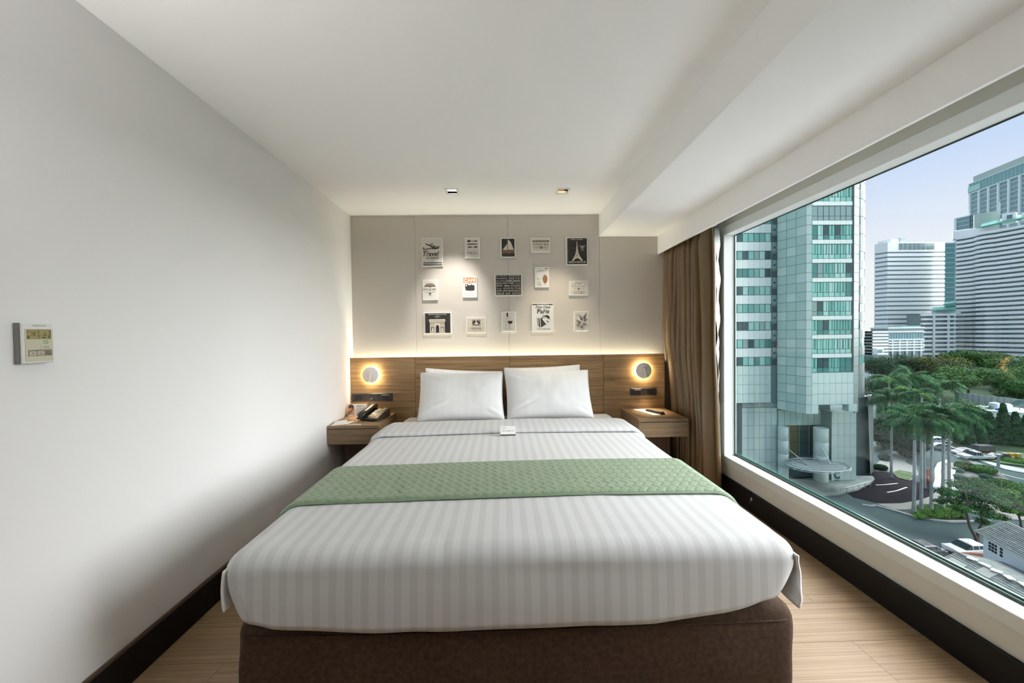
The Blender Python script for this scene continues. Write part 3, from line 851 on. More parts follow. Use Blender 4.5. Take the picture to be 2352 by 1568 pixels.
# ================================================================== telephone
mat('phone_key', (0.62, 0.57, 0.48), 0.5)
mat('phone_lcd', (0.42, 0.44, 0.16), 0.3)
mat('phone_body', (0.035, 0.028, 0.022), 0.28)
ph_ = thing('telephone', 'dark desk telephone with handset on the left nightstand', 'telephone', (-1.065, 3.155, .5385), R_(-16))
slope = Matrix.Translation((0, 0, .030)) @ Matrix.Rotation(R_(16), 4, 'X')
b = MB(); w, d = .088, .095
prof = [(-d, .008), (-d, .022), (-.02, .046), (d * .9, .072), (d, .066), (d, .006), (0, 0)]
vs = [(-w, y, z) for y, z in prof] + [(w, y, z) for y, z in prof]; n = len(prof)
b.add(vs, [tuple(range(n)), tuple(reversed(range(n, 2 * n)))] + [(i, i + n, (i + 1) % n + n, (i + 1) % n) for i in range(n)], M['phone_body'])
o = b.build('body', ph_); bv = o.modifiers.new('bev', 'BEVEL'); bv.width = .004; bv.segments = 2; bv.limit_method = 'ANGLE'
def on_slope(x, y):                                         # height of the sloping face
    return .022 + (y + d) * (.050 / (.9 * d + d))
ks = math.atan2(.050, 1.9 * d)
def slab(name, x, y, sx, sy, h, m, parent=ph_):
    b = MB(); b.box(-sx / 2, sx / 2, -sy / 2, sy / 2, -.001, h, m, .0012)
    o = b.build(name, parent, (x, y, on_slope(x, y) + .0005), (ks, 0, 0)); return o
slab('lcd_screen', .030, .055, .070, .022, .0025, M['phone_lcd'])
slab('brand_badge', .050, .080, .026, .009, .0015, M['phone_key'])
for r in range(5):
    for c_ in range(5):
        if c_ == 4 and r == 4: continue
        slab('key', -.004 + c_ * .0175, .030 - r * .0225, .0135, .0125 if c_ < 3 else .009, .004, M['phone_key'])
b = MB()
hp = [(-.058, -.104, .030), (-.058, -.098, .050), (-.058, -.062, .060), (-.058, .0, .074), (-.058, .055, .090), (-.058, .090, .092), (-.058, .102, .076)]
secs = [.024, .031, .032, .029, .031, .032, .024]
vs = []; fs = []; ns = 14
for (p, r_) in zip(hp, secs):
    for j in range(ns):
        an = 2 * math.pi * j / ns; vs.append((p[0] + r_ * 1.0 * math.cos(an), p[1] + r_ * .15 * math.sin(an), p[2] + r_ * .55 * math.sin(an)))
for i in range(len(hp) - 1):
    for j in range(ns): fs.append((i * ns + j, i * ns + (j + 1) % ns, (i + 1) * ns + (j + 1) % ns, (i + 1) * ns + j))
fs += [tuple(reversed(range(ns))), tuple(range((len(hp) - 1) * ns, len(hp) * ns))]
b.add(vs, fs, M['phone_body'], True); b.build('handset', ph_)
pts = []
for i in range(420):
    t = i / 419; an = i * .62
    base_p = Vector((lerp(-.085, .075, t), -.112 + .016 * math.sin(t * 3.1), .0105 + .012 * (1 - t) * (1 - t)))
    pts.append(base_p + Vector((0, math.cos(an) * .0062, math.sin(an) * .0062)))
b = MB(); b.tube(pts, .0016, M['phone_body'], 5); b.build('coiled_cord', ph_)
jack = Vector((-1.152, YH - .016, .668))
inv = Matrix.Translation(ph_.location) @ Matrix.Rotation(R_(-16), 4, 'Z'); inv = inv.inverted()
pp = [jack, jack + Vector((-.006, -.02, -.006)), jack + Vector((-.014, -.03, -.04)), jack + Vector((-.004, -.04, -.075)), jack + Vector((.025, -.05, -.092)), Vector((-1.085, 3.25, .575))]
def smooth_path(P, n=6):
    out = []
    for i in range(len(P) - 1):
        p0, p1, p2, p3 = P[max(i - 1, 0)], P[i], P[i + 1], P[min(i + 2, len(P) - 1)]
        for k in range(n):
            t = k / n
            out.append(.5 * ((2 * p1) + (p2 - p0) * t + (2 * p0 - 5 * p1 + 4 * p2 - p3) * t * t + (3 * p1 - p0 - 3 * p2 + p3) * t ** 3))
    out.append(P[-1]); return out
b = MB(); b.tube([inv @ p for p in smooth_path([Vector(p) for p in pp])], .0022, M['black_plastic'], 7); b.build('line_cord', ph_)

# --- tent card, leaflet, note strip
mat('print_orange', (0.42, 0.16, 0.06), 0.6, var=0.5, vscale=40)
mat('print_brown', (0.10, 0.045, 0.03), 0.6)
mat('print_skin', (0.62, 0.40, 0.27), 0.6)
tc_ = thing('tent_card', 'printed white tent card with a photo standing behind the telephone', 'tent card', (-1.245, 3.245, .5385), R_(4))
tl = Matrix.Rotation(R_(-14), 4, 'X')
b = MB(); b.box(-.079, .079, -.001, 0, 0, .105, M['paper_white'], 0, tl); b.build('front_leaf', tc_)
b = MB(); b.box(-.079, .079, 0, .001, 0, .105, M['paper_white'], 0, Matrix.Translation((0, .0515, 0)) @ Matrix.Rotation(R_(14), 4, 'X')); b.build('back_leaf', tc_)
b = MB()
def flat(mb, pts, m, y, mx): mb.add([mx @ Vector((p[0], y, p[1])) for p in pts], [tuple(range(len(pts)))], m)
flat(b, [(-.079, .003), (-.028, .003), (-.022, .02), (-.020, .06), (-.026, .085), (-.040, .103), (-.079, .103)], M['print_skin'], -.0014, tl)
flat(b, [(-.050, .030), (-.030, .050), (-.026, .074), (-.040, .078), (-.052, .055)], M['print_orange'], -.0016, tl)
flat(b, [(-.079, .002), (-.030, .002), (-.030, .012), (-.079, .014)], M['print_grey'], -.0016, tl)
flat(b, [(-.074, .070), (-.030, .072), (-.026, .088), (-.045, .102), (-.066, .098)], M['print_brown'], -.0017, tl)
flat(b, [(-.079, .040), (-.052, .055), (-.040, .040), (-.050, .02), (-.079, .018)], M['print_orange'], -.0017, tl)
flat(b, [(-.060, .016), (-.035, .022), (-.028, .004), (-.072, .004)], M['paper_white'], -.0019, tl)
for r_, nn in ((.091, 18), (.0845, 15), (.078, 12)):
    for q in range(nn):
        if q % 6 != 5: b.box(-.006 + q * .0032, -.0038 + q * .0032, -.0016, -.0012, r_, r_ + .0045, M['print_grey'], 0, tl)
for q in range(3): b.box(-.006 + q * .024, .010 + q * .024, -.0015, -.0012, .066, .0695, M['print_grey'], 0, tl)
for q in range(6): b.box(-.006, .058 - (q * 7 % 5) * .008, -.0015, -.0012, .012 + q * .0085, .0138 + q * .0085, M['print_grey'], 0, tl)
b.build('print', tc_)['kind'] = 'stuff'
lf = thing('leaflet', 'folded white leaflet lying at the front of the left nightstand', 'leaflet', (-1.262, 2.985, .5384), R_(12))
b = MB(); b.prism([(-.066, -.055), (.045, -.030), (.082, .060), (-.050, .040)], 0, .0016, M['paper_white']); b.build('lower_page', lf)
b = MB(); vs = [(-.066, -.055, .002), (.040, -.026, .0022), (.030, .050, .018), (-.050, .040, .012)]; b.add(vs + [(p[0], p[1], p[2] + .0012) for p in vs], [(3, 2, 1, 0), (4, 5, 6, 7), (0, 1, 5, 4), (1, 2, 6, 5), (2, 3, 7, 6), (3, 0, 4, 7)], M['paper_white']); b.build('upper_page', lf)
nt_ = MB(); nt_.box(-.050, .050, -.016, .016, 0, .0012, M['paper_cream']); nt_.box(-.040, .020, -.010, -.007, .0012, .0014, M['print_grey']); nt_.box(-.040, .034, -.001, .002, .0012, .0014, M['print_grey'])
o = nt_.build('note_strip', None, (-1.150, 2.948, .5383), (0, 0, R_(4))); tag(o, 'small cream printed strip of paper near the front edge of the left nightstand', 'paper')

# --- remote and sheet on the right nightstand
sh = MB(); sh.prism([(-.105, .150), (.050, .157), (.112, -.020), (.030, -.095), (-.030, -.095)], 0, .0010, M['paper_white'])
for q in range(6): sh.box(-.06 + q * .006, .03 + q * .004, .09 - q * .022, .093 - q * .022, .0010, .0012, M['print_grey'])
o = sh.build('info_sheet', None, (1.265, 3.175, .5404)); tag(o, 'white printed sheet under the remote control on the right nightstand', 'paper')
rc = thing('remote_control', 'black television remote control lying on the sheet on the right nightstand', 'remote control', (1.292, 3.175, .5418), R_(24))
b = MB(); b.box(-.023, .023, -.088, .088, 0, .016, M['black_plastic'], .004); b.build('body', rc)
mat('key_red', (0.5, 0.03, 0.02), 0.5); mat('key_green', (0.05, 0.35, 0.08), 0.5); mat('key_yellow', (0.6, 0.5, 0.05), 0.5); mat('key_grey', (0.45, 0.42, 0.38), 0.5)
for r in range(9):
    for c_ in range(3):
        km = 'key_grey'
        if r == 8: km = ('key_red', 'key_green', 'key_yellow')[c_]
        piece('button', M[km], ((c_ - 1) * .0135, .070 - r * .0165, .0165), (.009, .008, .003), rc)

# ================================================================== air-conditioner control on the left wall
mat('ac_side', (0.26, 0.25, 0.24), 0.6); mat('ac_face', (0.78, 0.78, 0.76), 0.5); mat('ac_panel', (0.60, 0.58, 0.44), 0.5)
mat('ac_lcd', (0.20, 0.17, 0.07), 0.25); mat('ac_ink', (0.05, 0.045, 0.03), 0.5); mat('ac_green', (0.08, 0.33, 0.16), 0.5)
mat('ac_key', (0.50, 0.45, 0.33), 0.5); mat('ac_key_dark', (0.26, 0.23, 0.19), 0.5); mat('ac_line', (0.16, 0.13, 0.05), 0.5)
ac = thing('climate_controller', 'white wall-mounted air-conditioning control with display on the left wall', 'thermostat', (XL, 1.114, 1.212))
# local: u along +y (to the right in view), z up, face towards +x
AX = Matrix(((0, -1, 0, 0), (1, 0, 0, 0), (0, 0, 1, 0), (0, 0, 0, 1)))      # local (u, -depth, z) -> world
hw, hh = .0375, .0570
b = MB(); b.box(-hw, hw, -.0165, 0, -hh, hh, M['ac_side'], .001, AX); b.build('housing', ac)
b = MB(); b.box(-hw, hw, -.0225, -.0165, -hh, hh, M['ac_face'], .002, AX); b.build('face', ac)
def acu(X): return -hw + (X - 425) / (1065 - 425) * 2 * hw
def acz(Yp): return hh - (Yp - 360) / (1160 - 360) * 2 * hh
def acbox(name, X0, Y0, X1, Y1, m, y0, y1, bev=.0004):
    b = MB(); b.box(acu(X0), acu(X1), y1, y0, acz(Y1), acz(Y0), M[m], bev, AX); return b.build(name, ac)
acbox('front_panel', 480, 475, 1040, 1120, 'ac_panel', -.0225, -.0235)
lcd = acbox('display', 515, 492, 1000, 676, 'ac_lcd', -.0235, -.0240)
b = MB()
mat('ac_lcd_lit', (0.36, 0.31, 0.14), 0.3)
for (X0, Y0, X1, Y1) in ((520, 500, 740, 536), (520, 546, 740, 610), (566, 618, 740, 670), (756, 500, 960, 610), (756, 618, 930, 670)):
    b.box(acu(X0), acu(X1), -.0243, -.0240, acz(Y1), acz(Y0), M['ac_lcd_lit'], 0, AX)
text_on(b, '18', acu(610), acu(680), acz(602), acz(556), M['ac_ink'], -.0245, 0, .02, AX)
b.box(acu(850), acu(890), -.0246, -.0243, acz(580), acz(565), M['ac_ink'], 0, AX); b.box(acu(840), acu(905), -.0246, -.0243, acz(605), acz(596), M['ac_ink'], 0, AX)
b.box(acu(815), acu(885), -.0246, -.0243, acz(660), acz(640), M['ac_ink'], 0, AX); b.build('digits', ac)['kind'] = 'stuff'
b = MB()
def ring(mb, cx, cz, r0, r1, m, y, n=28, mx=AX):
    vs = []
    for r in (r0, r1):
        for j in range(n): vs.append(mx @ Vector((cx + r * math.cos(6.2832 * j / n), y, cz + r * .88 * math.sin(6.2832 * j / n))))
    mb.add(vs, [(j, (j + 1) % n, n + (j + 1) % n, n + j) for j in range(n)], m)
ring(b, acu(888), acz(737), .0045, .0060, M['ac_green'], -.0238); ring(b, acu(888), acz(737), .0022, .0029, M['ac_green'], -.0238); b.build('power_button', ac)
acbox('mode_button', 782, 796, 1008, 876, 'ac_panel', -.0235, -.0243)
acbox('key_tray', 532, 892, 1012, 1015, 'ac_key_dark', -.0235, -.0239)
acbox('down_key', 545, 920, 690, 1005, 'ac_key', -.0239, -.0249); acbox('up_key', 705, 918, 848, 1002, 'ac_key', -.0239, -.0249); acbox('fan_speed_key', 858, 900, 1005, 1000, 'ac_key_dark', -.0239, -.0246)
b = MB()
text_on(b, 'SAMSUNG', acu(640), acu(905), acz(428), acz(398), M['ac_ink'], -.0227, 0, .02, AX)
text_on(b, 'Mode', acu(845), acu(942), acz(850), acz(825), M['ac_ink'], -.0245, 0, .03, AX)
text_on(b, 'Fan', acu(900), acu(955), acz(948), acz(928), M['ac_ink'], -.0248, 0, .03, AX)
text_on(b, 'Speed', acu(885), acu(985), acz(985), acz(960), M['ac_ink'], -.0248, 0, .03, AX)
text_on(b, 'Temp.', acu(665), acu(735), acz(917), acz(903), M['ac_ink'], -.0241, 0, .03, AX)
for (cx, cz, up) in ((617, 965, -1), (777, 965, 1)):
    s = 20
    tri = [(acu(cx - s), acz(cz + up * 15)), (acu(cx + s), acz(cz + up * 15)), (acu(cx), acz(cz - up * 17))]
    tri2 = [(acu(cx - s * .45), acz(cz + up * 9)), (acu(cx + s * .45), acz(cz + up * 9)), (acu(cx), acz(cz - up * 6))]
    b.add([AX @ Vector((p[0], -.0251, p[1])) for p in tri + tri2], [(0, 1, 4, 3), (1, 2, 5, 4), (2, 0, 3, 5)], M['ac_ink'])
b.build('lettering', ac)['kind'] = 'stuff'

# ================================================================== the fifteen small prints on the taupe wall
mat('art_paper', (0.66, 0.62, 0.57), 0.75, var=0.05, vscale=18); mat('art_white', (0.78, 0.77, 0.74), 0.7); mat('art_black', (0.030, 0.024, 0.022), 0.7)
mat('art_ink', (0.055, 0.042, 0.036), 0.7); mat('art_sepia', (0.25, 0.18, 0.12), 0.7); mat('art_grey', (0.36, 0.33, 0.30), 0.7); mat('art_cream', (0.66, 0.60, 0.50), 0.7)
mat('art_brown', (0.16, 0.085, 0.05), 0.7); mat('art_orange', (0.52, 0.22, 0.07), 0.7); mat('art_rust', (0.36, 0.15, 0.055), 0.7); mat('art_beige', (0.58, 0.52, 0.42), 0.7)
mat('art_wine', (0.06, 0.02, 0.02), 0.6); mat('canvas_edge', (0.80, 0.79, 0.77), 0.7)
class Art:
    "print laid out in the units of a measured outline (x0, y0, x1, y1), y downwards"
    def __init__(s, label, bounds, cx, cz, w, h, border=.006, ground='art_paper'):
        s.x0, s.y0, s.x1, s.y1 = bounds; s.w, s.h = w, h; s.k = 0; s.mb = MB(); s.t = thing('wall_print', label, 'wall print', (cx, YB - .012, cz), 0, 'small prints on the taupe wall')
        b = MB(); b.box(-w / 2, w / 2, -.022, 0, -h / 2, h / 2, M['canvas_edge'], .0012); b.build('board', s.t)
        s.rect(ground, s.x0 + border / w * (s.x1 - s.x0), s.y0 + border / h * (s.y1 - s.y0), s.x1 - border / w * (s.x1 - s.x0), s.y1 - border / h * (s.y1 - s.y0))
    def U(s, x): return (x - s.x0) / (s.x1 - s.x0) * s.w - s.w / 2
    def Z(s, y): return s.h / 2 - (y - s.y0) / (s.y1 - s.y0) * s.h
    def ly(s): s.k += 1; return -.0222 - s.k * .00012
    def poly(s, m, pts):
        y = s.ly(); n = len(pts)
        ar = sum(pts[i][0] * pts[(i + 1) % n][1] - pts[(i + 1) % n][0] * pts[i][1] for i in range(n))
        if ar > 0: pts = pts[::-1]
        s.mb.add([(s.U(a), y, s.Z(c)) for a, c in pts], [tuple(range(n))], M[m]); return s
    def rect(s, m, x0, y0, x1, y1): return s.poly(m, [(x0, y0), (x1, y0), (x1, y1), (x0, y1)])
    def ell(s, m, cx, cy, rx, ry, n=26, a0=0, a1=360): return s.poly(m, [(cx + rx * math.cos(R_(a0 + (a1 - a0) * i / n)), cy + ry * math.sin(R_(a0 + (a1 - a0) * i / n))) for i in range(n + (0 if a1 - a0 == 360 else 1))])
    def line(s, m, pts, wd=2.0):
        L = []; Rr = []
        for i, p in enumerate(pts):
            a = pts[max(i - 1, 0)]; c = pts[min(i + 1, len(pts) - 1)]
            dx, dy = c[0] - a[0], c[1] - a[1]; l = math.hypot(dx, dy) or 1
            L.append((p[0] - dy / l * wd / 2, p[1] + dx / l * wd / 2)); Rr.append((p[0] + dy / l * wd / 2, p[1] - dx / l * wd / 2))
        y = s.ly(); n = len(pts); vs = [(s.U(a), y, s.Z(c)) for a, c in L + Rr]
        s.mb.add(vs, [(i + 1, i, n + i, n + i + 1) for i in range(n - 1)], M[m]); return s
    def ringl(s, m, cx, cy, r, wd=1.5, n=36): return s.line(m, [(cx + r * math.cos(6.2832 * i / n), cy + r * math.sin(6.2832 * i / n)) for i in range(n + 1)], wd)
    def text(s, m, t, x0, y0, x1, y1, shear=0.0, bold=0.0):
        text_on(s.mb, t, s.U(x0), s.U(x1), s.Z(y1), s.Z(y0), M[m], s.ly(), shear, bold); return s
    def small(s, m, x0, y0, x1, y1, n=12, gap=5):
        "print too small to read: a row of letter-sized strokes in word groups"
        st = (x1 - x0) / n
        for i in range(n):
            if i % gap != gap - 1: s.rect(m, x0 + i * st, y0 + (y1 - y0) * (.25 if i % 3 else 0), x0 + i * st + st * .62, y1)
        return s
    def done(s): o = s.mb.build('print', s.t); o['kind'] = 'stuff'; return o

a = Art('tall pale print with a propeller aeroplane reading Travel in luxury', (168, 158, 450, 540), -.615, 1.966, .187, .255)
a.ringl('art_grey', 300, 262, 68, 1.2)
a.poly('art_sepia', [(182, 288), (192, 292), (204, 302), (240, 300), (285, 290), (330, 276), (400, 268), (412, 276), (398, 300), (360, 312), (300, 310), (250, 320), (210, 328), (182, 318)])
a.poly('art_ink', [(215, 232), (240, 238), (300, 262), (345, 275), (352, 288), (320, 292), (270, 268), (228, 250)])
a.poly('art_ink', [(300, 300), (345, 292), (402, 288), (398, 303), (350, 312), (305, 310)])
a.ell('art_sepia', 298, 245, 20, 9).ell('art_ink', 316, 240, 3, 16).ell('art_sepia', 335, 268, 20, 9).ell('art_ink', 288, 238, 3, 14)
a.poly('art_ink', [(183, 286), (196, 284), (202, 300), (188, 300)])
a.text('art_black', 'Travel', 186, 338, 402, 404, .30, .018).line('art_black', [(186, 356), (200, 344), (230, 340), (268, 342)], 6)
a.text('art_black', 'in luxury', 232, 407, 400, 452, .30, .008).line('art_ink', [(272, 466), (306, 460), (342, 466)], 2)
a.rect('art_black', 186, 487, 441, 499).rect('art_black', 186, 514, 441, 527).done()

a = Art('small print of spoon, knife and fork reading Home Cooked MEAL', (743, 158, 945, 425), -.255, 2.001, .135, .181)
a.ell('art_ink', 797, 202, 23, 15).rect('art_ink', 815, 199, 884, 205).rect('art_ink', 872, 194, 908, 209)
a.poly('art_ink', [(775, 239), (786, 235), (912, 236), (912, 248), (786, 250), (776, 247)])
a.poly('art_ink', [(778, 272), (822, 272), (832, 278), (880, 277), (880, 285), (832, 284), (822, 290), (778, 290), (778, 285), (800, 284), (800, 282), (778, 281), (778, 278), (800, 277)]).rect('art_ink', 872, 270, 909, 290)
a.text('art_grey', 'Home Cooked', 775, 316, 912, 338, .4).text('art_ink', 'MEAL', 780, 346, 916, 373, 0, .02).line('art_grey', [(806, 386), (886, 386)], 3).done()

a = Art('small black print of a sailing yacht with cream sails', (174, 156, 370, 420), .065, 2.001, .132, .177, .008, 'art_black')
a.poly('art_cream', [(262, 236), (259, 322), (240, 322), (197, 316)]).poly('art_cream', [(269, 178), (306, 210), (350, 318), (268, 316)]).line('art_brown', [(265, 176), (263, 325)], 4).line('art_grey', [(306, 210), (268, 250)], 2)
a.poly('art_brown', [(190, 326), (356, 322), (358, 362), (192, 364)]).poly('art_rust', [(196, 334), (350, 330), (346, 340), (200, 344)]).rect('art_sepia', 268, 345, 300, 358).line('art_sepia', [(190, 364), (358, 362)], 3).done()

a = Art('wide cream print reading Hotel Spa below a dark bar', (574, 155, 830, 350), .358, 2.022, .173, .131, .008, 'art_cream')
a.rect('art_ink', 597, 190, 817, 208).small('art_cream', 612, 195, 800, 203, 20).text('art_ink', 'Hotel Spa', 606, 220, 808, 264, .35, -.006)
a.poly('art_beige', [(606, 284), (616, 275), (802, 275), (812, 284), (802, 293), (616, 293)]).small('art_sepia', 622, 281, 682, 288, 8, 9).small('art_sepia', 732, 281, 796, 288, 9, 10)
a.poly('art_ink', [(694, 273), (723, 273), (722, 292), (709, 307), (695, 292)]).ell('art_grey', 709, 286, 6, 7).line('art_grey', [(600, 304), (690, 305)], 2).line('art_grey', [(728, 305), (818, 304)], 2).done()

a = Art('large black print of a lattice iron tower reading BIENVENUE', (1038, 152, 1332, 522), .686, 1.965, .196, .25, .007, 'art_grey')
a.rect('art_black', 1062, 165, 1324, 508).text('art_cream', 'EIFFEL TOWER', 1112, 174, 1268, 188, 0, .02).line('art_grey', [(1078, 181), (1104, 181)], 2).line('art_grey', [(1276, 181), (1306, 181)], 2)
a.poly('art_cream', [(1188, 200), (1192, 212), (1196, 260), (1203, 320), (1213, 372), (1228, 405), (1238, 412), (1238, 420), (1246, 432), (1272, 463), (1240, 463), (1222, 440), (1190, 430), (1160, 440), (1144, 464), (1114, 464), (1140, 430), (1146, 418), (1146, 411), (1155, 404), (1167, 372), (1176, 320), (1182, 260), (1185, 212)])
a.poly('art_black', [(1190, 384), (1200, 402), (1178, 402)]).line('art_black', [(1165, 374), (1214, 374)], 3).line('art_black', [(1147, 412), (1238, 412)], 2)
for q in range(8): a.line('art_sepia', [(1184 - q * 1.4, 240 + q * 16), (1194 + q * 1.5, 252 + q * 16)], 1.6).line('art_sepia', [(1194 + q * 1.5, 240 + q * 16), (1184 - q * 1.4, 252 + q * 16)], 1.6)
a.ringl('art_cream', 1260, 284, 24, 2.5).ell('art_grey', 1260, 284, 16, 15).line('art_cream', [(1216, 262), (1234, 268), (1240, 280)], 4).line('art_cream', [(1304, 262), (1286, 268), (1280, 280)], 4).rect('art_grey', 1240, 318, 1280, 327)
for yy in (226, 295, 364, 412): a.line('art_sepia', [(1118, yy), (1165, yy)], 2)
a.text('art_cream', 'BIENVENUE', 1076, 473, 1308, 494, 0, .02).done()

a = Art('small pale print of a castle in a round emblem', (183, 712, 383, 985), -.64, 1.628, .134, .181)
a.ringl('art_grey', 282, 842, 88, 1.4)
for q in range(26): a.line('art_grey', [(282 + 98 * math.cos(q * .2417), 842 + 98 * math.sin(q * .2417)), (282 + 104 * math.cos(q * .2417), 842 + 104 * math.sin(q * .2417))], 2)
a.poly('art_sepia', [(200, 806), (222, 788), (232, 776), (240, 757), (252, 770), (262, 760), (300, 762), (310, 756), (320, 770), (334, 758), (338, 778), (350, 790), (364, 806), (330, 800), (282, 806), (240, 800)])
a.poly('art_ink', [(205, 800), (238, 784), (246, 800), (282, 792), (322, 800), (330, 784), (360, 802), (320, 800), (282, 806), (240, 800)]).line('art_grey', [(192, 824), (370, 824)], 1.6).line('art_grey', [(192, 856), (370, 856)], 1.6)
a.text('art_ink', 'CHATEAU', 191, 829, 272, 851).text('art_ink', 'L', 270, 815, 302, 860, .4).text('art_ink', 'AURENT', 302, 829, 369, 851)
a.line('art_sepia', [(212, 874), (240, 872), (262, 884), (282, 880), (304, 884), (326, 872), (356, 874)], 4).line('art_sepia', [(232, 884), (330, 884)], 3).poly('art_ink', [(270, 890), (298, 890), (296, 908), (284, 918), (272, 908)]).ell('art_grey', 284, 902, 6, 7).done()

a = Art('small print with an orange CAFÉ banner over a black coffee cup', (710, 677, 905, 940), -.285, 1.650, .131, .186, .005, 'art_white')
a.rect('art_orange', 720, 687, 895, 755).text('art_white', 'C', 728, 700, 772, 748, 0, .02).text('art_white', 'AFÉ', 776, 692, 888, 742, 0, .02)
a.ell('art_black', 812, 838, 62, 22).poly('art_black', [(752, 785), (770, 778), (870, 785), (874, 822), (862, 845), (836, 858), (796, 858), (764, 846), (744, 820)]).ell('art_black', 806, 776, 35, 17).ell('art_white', 806, 774, 26, 10).ell('art_black', 762, 788, 19, 20).ell('art_white', 762, 788, 10, 11)
a.poly('art_white', [(768, 846), (800, 856), (850, 848), (800, 862)]).line('art_grey', [(760, 892), (770, 882), (778, 892), (790, 886), (806, 891), (822, 884), (846, 890)], 3).small('art_grey', 738, 905, 874, 913, 16).done()

a = Art('large black print of white city names and area codes', (93, 640, 460, 930), .063, 1.665, .246, .199, .006, 'art_beige')
a.rect('art_black', 110, 650, 442, 912).rect('art_brown', 444, 650, 451, 915)
T = lambda s_, x0, y0, x1, y1, b_=.015: a.text('art_cream', s_, x0, y0, x1, y1, 0, b_)
T('319', 117, 653, 190, 672); T('LOS ANGELES', 198, 653, 433, 672); T('PHILADELPHIA', 117, 687, 262, 706, 0); T('215', 284, 685, 356, 708, .03); T('DENVER', 370, 687, 433, 705, 0)
T('NEW ORLEANS', 117, 723, 230, 739, 0); T('CHICAGO', 240, 717, 435, 743, .03); T('212', 117, 750, 188, 772, .03); T('NEW YORK', 203, 750, 356, 771); T('St. Louis', 368, 751, 435, 769, 0)
T('MIAMI', 117, 782, 196, 806, 0); T('404', 218, 783, 290, 806, .03); T('ATLANTA', 306, 782, 436, 805); T('Phoenix', 120, 820, 186, 836, 0); T('HOUSTON', 208, 817, 349, 838, .005); T('713', 368, 817, 437, 839, .03)
T('415', 117, 847, 188, 870, .03); T('SAN FRANCISCO', 203, 848, 437, 871); T('DALLAS', 120, 880, 220, 906); T('617', 240, 882, 307, 906, .03); T('BOSTON', 330, 880, 437, 906, 0); a.done()

a = Art('small print of a pine cone reading FIELD GUIDE', (626, 548, 815, 806), .368, 1.733, .129, .182, .006, 'art_white')
a.rect('art_brown', 758, 562, 801, 573).small('art_grey', 672, 565, 745, 572, 11, 12)
for q in range(13): a.line('art_grey', [(640 + q * 10, 614 - q * 1.6), (655 + q * 11, 600 - q), (690 + q * 8, 590)], 1.5)
a.line('art_sepia', [(665, 598), (720, 588), (788, 592)], 3)
a.poly('art_rust', [(760, 648), (778, 655), (790, 675), (794, 705), (785, 735), (762, 762), (740, 738), (728, 705), (732, 675), (744, 656)]).line('art_sepia', [(745, 632), (758, 642), (762, 652), (775, 640)], 3)
for r in range(7):
    for c_ in range(3): a.ell(('art_orange', 'art_sepia')[(r + c_) % 2], 743 + c_ * 17 + (r % 2) * 3, 668 + r * 12, 6, 4, 10)
a.ell('art_rust', 665, 696, 7, 12).ell('art_white', 665, 692, 3, 5).line('art_rust', [(690, 690), (698, 703), (692, 718)], 4)
a.line('art_grey', [(648, 736), (716, 736)], 1.4).text('art_grey', 'FIELD', 650, 741, 706, 754, 0, .01).text('art_grey', 'GUIDE', 650, 764, 718, 781, 0, .02).line('art_beige', [(736, 786), (744, 764), (752, 776), (760, 782), (768, 774), (778, 784), (788, 770), (798, 782)], 3).done()

a = Art('wide pale print in thin script reading Chef over a fleur-de-lis', (1080, 727, 1337, 920), .699, 1.633, .174, .132)
a.text('art_ink', 'Chef', 1158, 742, 1252, 780, .45, -.008).line('art_ink', [(1138, 772), (1126, 786), (1118, 800), (1134, 794)], 3).line('art_ink', [(1140, 802), (1148, 794), (1156, 802), (1170, 798), (1184, 803), (1198, 797), (1212, 803), (1228, 798), (1244, 803), (1258, 798), (1272, 803), (1286, 800), (1300, 782)], 3).line('art_ink', [(1118, 800), (1160, 813), (1220, 812), (1290, 806)], 2)
a.poly('art_ink', [(1210, 818), (1216, 828), (1224, 828), (1225, 836), (1214, 838), (1216, 850), (1210, 854), (1204, 850), (1206, 838), (1195, 836), (1196, 828), (1204, 828)])
a.small('art_sepia', 1150, 829, 1192, 837, 6, 7).small('art_sepia', 1230, 829, 1278, 837, 7, 8).text('art_brown', "L'ECOLE DE CUISINE", 1130, 864, 1290, 880).text('art_brown', 'DE ST HUBERT', 1147, 886, 1275, 902).done()

a = Art('large black print of a triumphal stone arch reading BONJOUR', (187, 1145, 555, 1412), -.58, 1.331, .247, .195, .007, 'art_grey')
a.rect('art_black', 212, 1162, 546, 1400).text('art_cream', 'BONJOUR', 258, 1168, 500, 1181, 0, .02).line('art_grey', [(330, 1192), (412, 1192)], 3).line('art_grey', [(340, 1202), (402, 1202)], 6).line('art_grey', [(352, 1213), (390, 1213)], 3)
a.poly('art_cream', [(266, 1232), (474, 1232), (480, 1244), (474, 1266), (468, 1274), (468, 1392), (484, 1398), (262, 1398), (272, 1392), (272, 1274), (266, 1266), (260, 1244)])
a.poly('art_black', [(350, 1396), (350, 1328), (356, 1312), (372, 1302), (388, 1312), (395, 1328), (395, 1396)]).rect('art_brown', 284, 1326, 328, 1388).rect('art_brown', 414, 1326, 456, 1388).poly('art_cream', [(292, 1386), (300, 1340), (312, 1334), (320, 1350), (322, 1386)]).poly('art_cream', [(420, 1386), (424, 1340), (438, 1332), (446, 1350), (450, 1386)])
a.rect('art_sepia', 280, 1284, 330, 1312).rect('art_sepia', 412, 1284, 456, 1312).rect('art_cream', 286, 1290, 324, 1306).rect('art_cream', 418, 1290, 450, 1306).line('art_sepia', [(268, 1270), (472, 1270)], 4).line('art_sepia', [(270, 1280), (470, 1280)], 2)
for q in range(16): a.rect('art_sepia', 274 + q * 12.6, 1246, 280 + q * 12.6, 1256)
a.done()

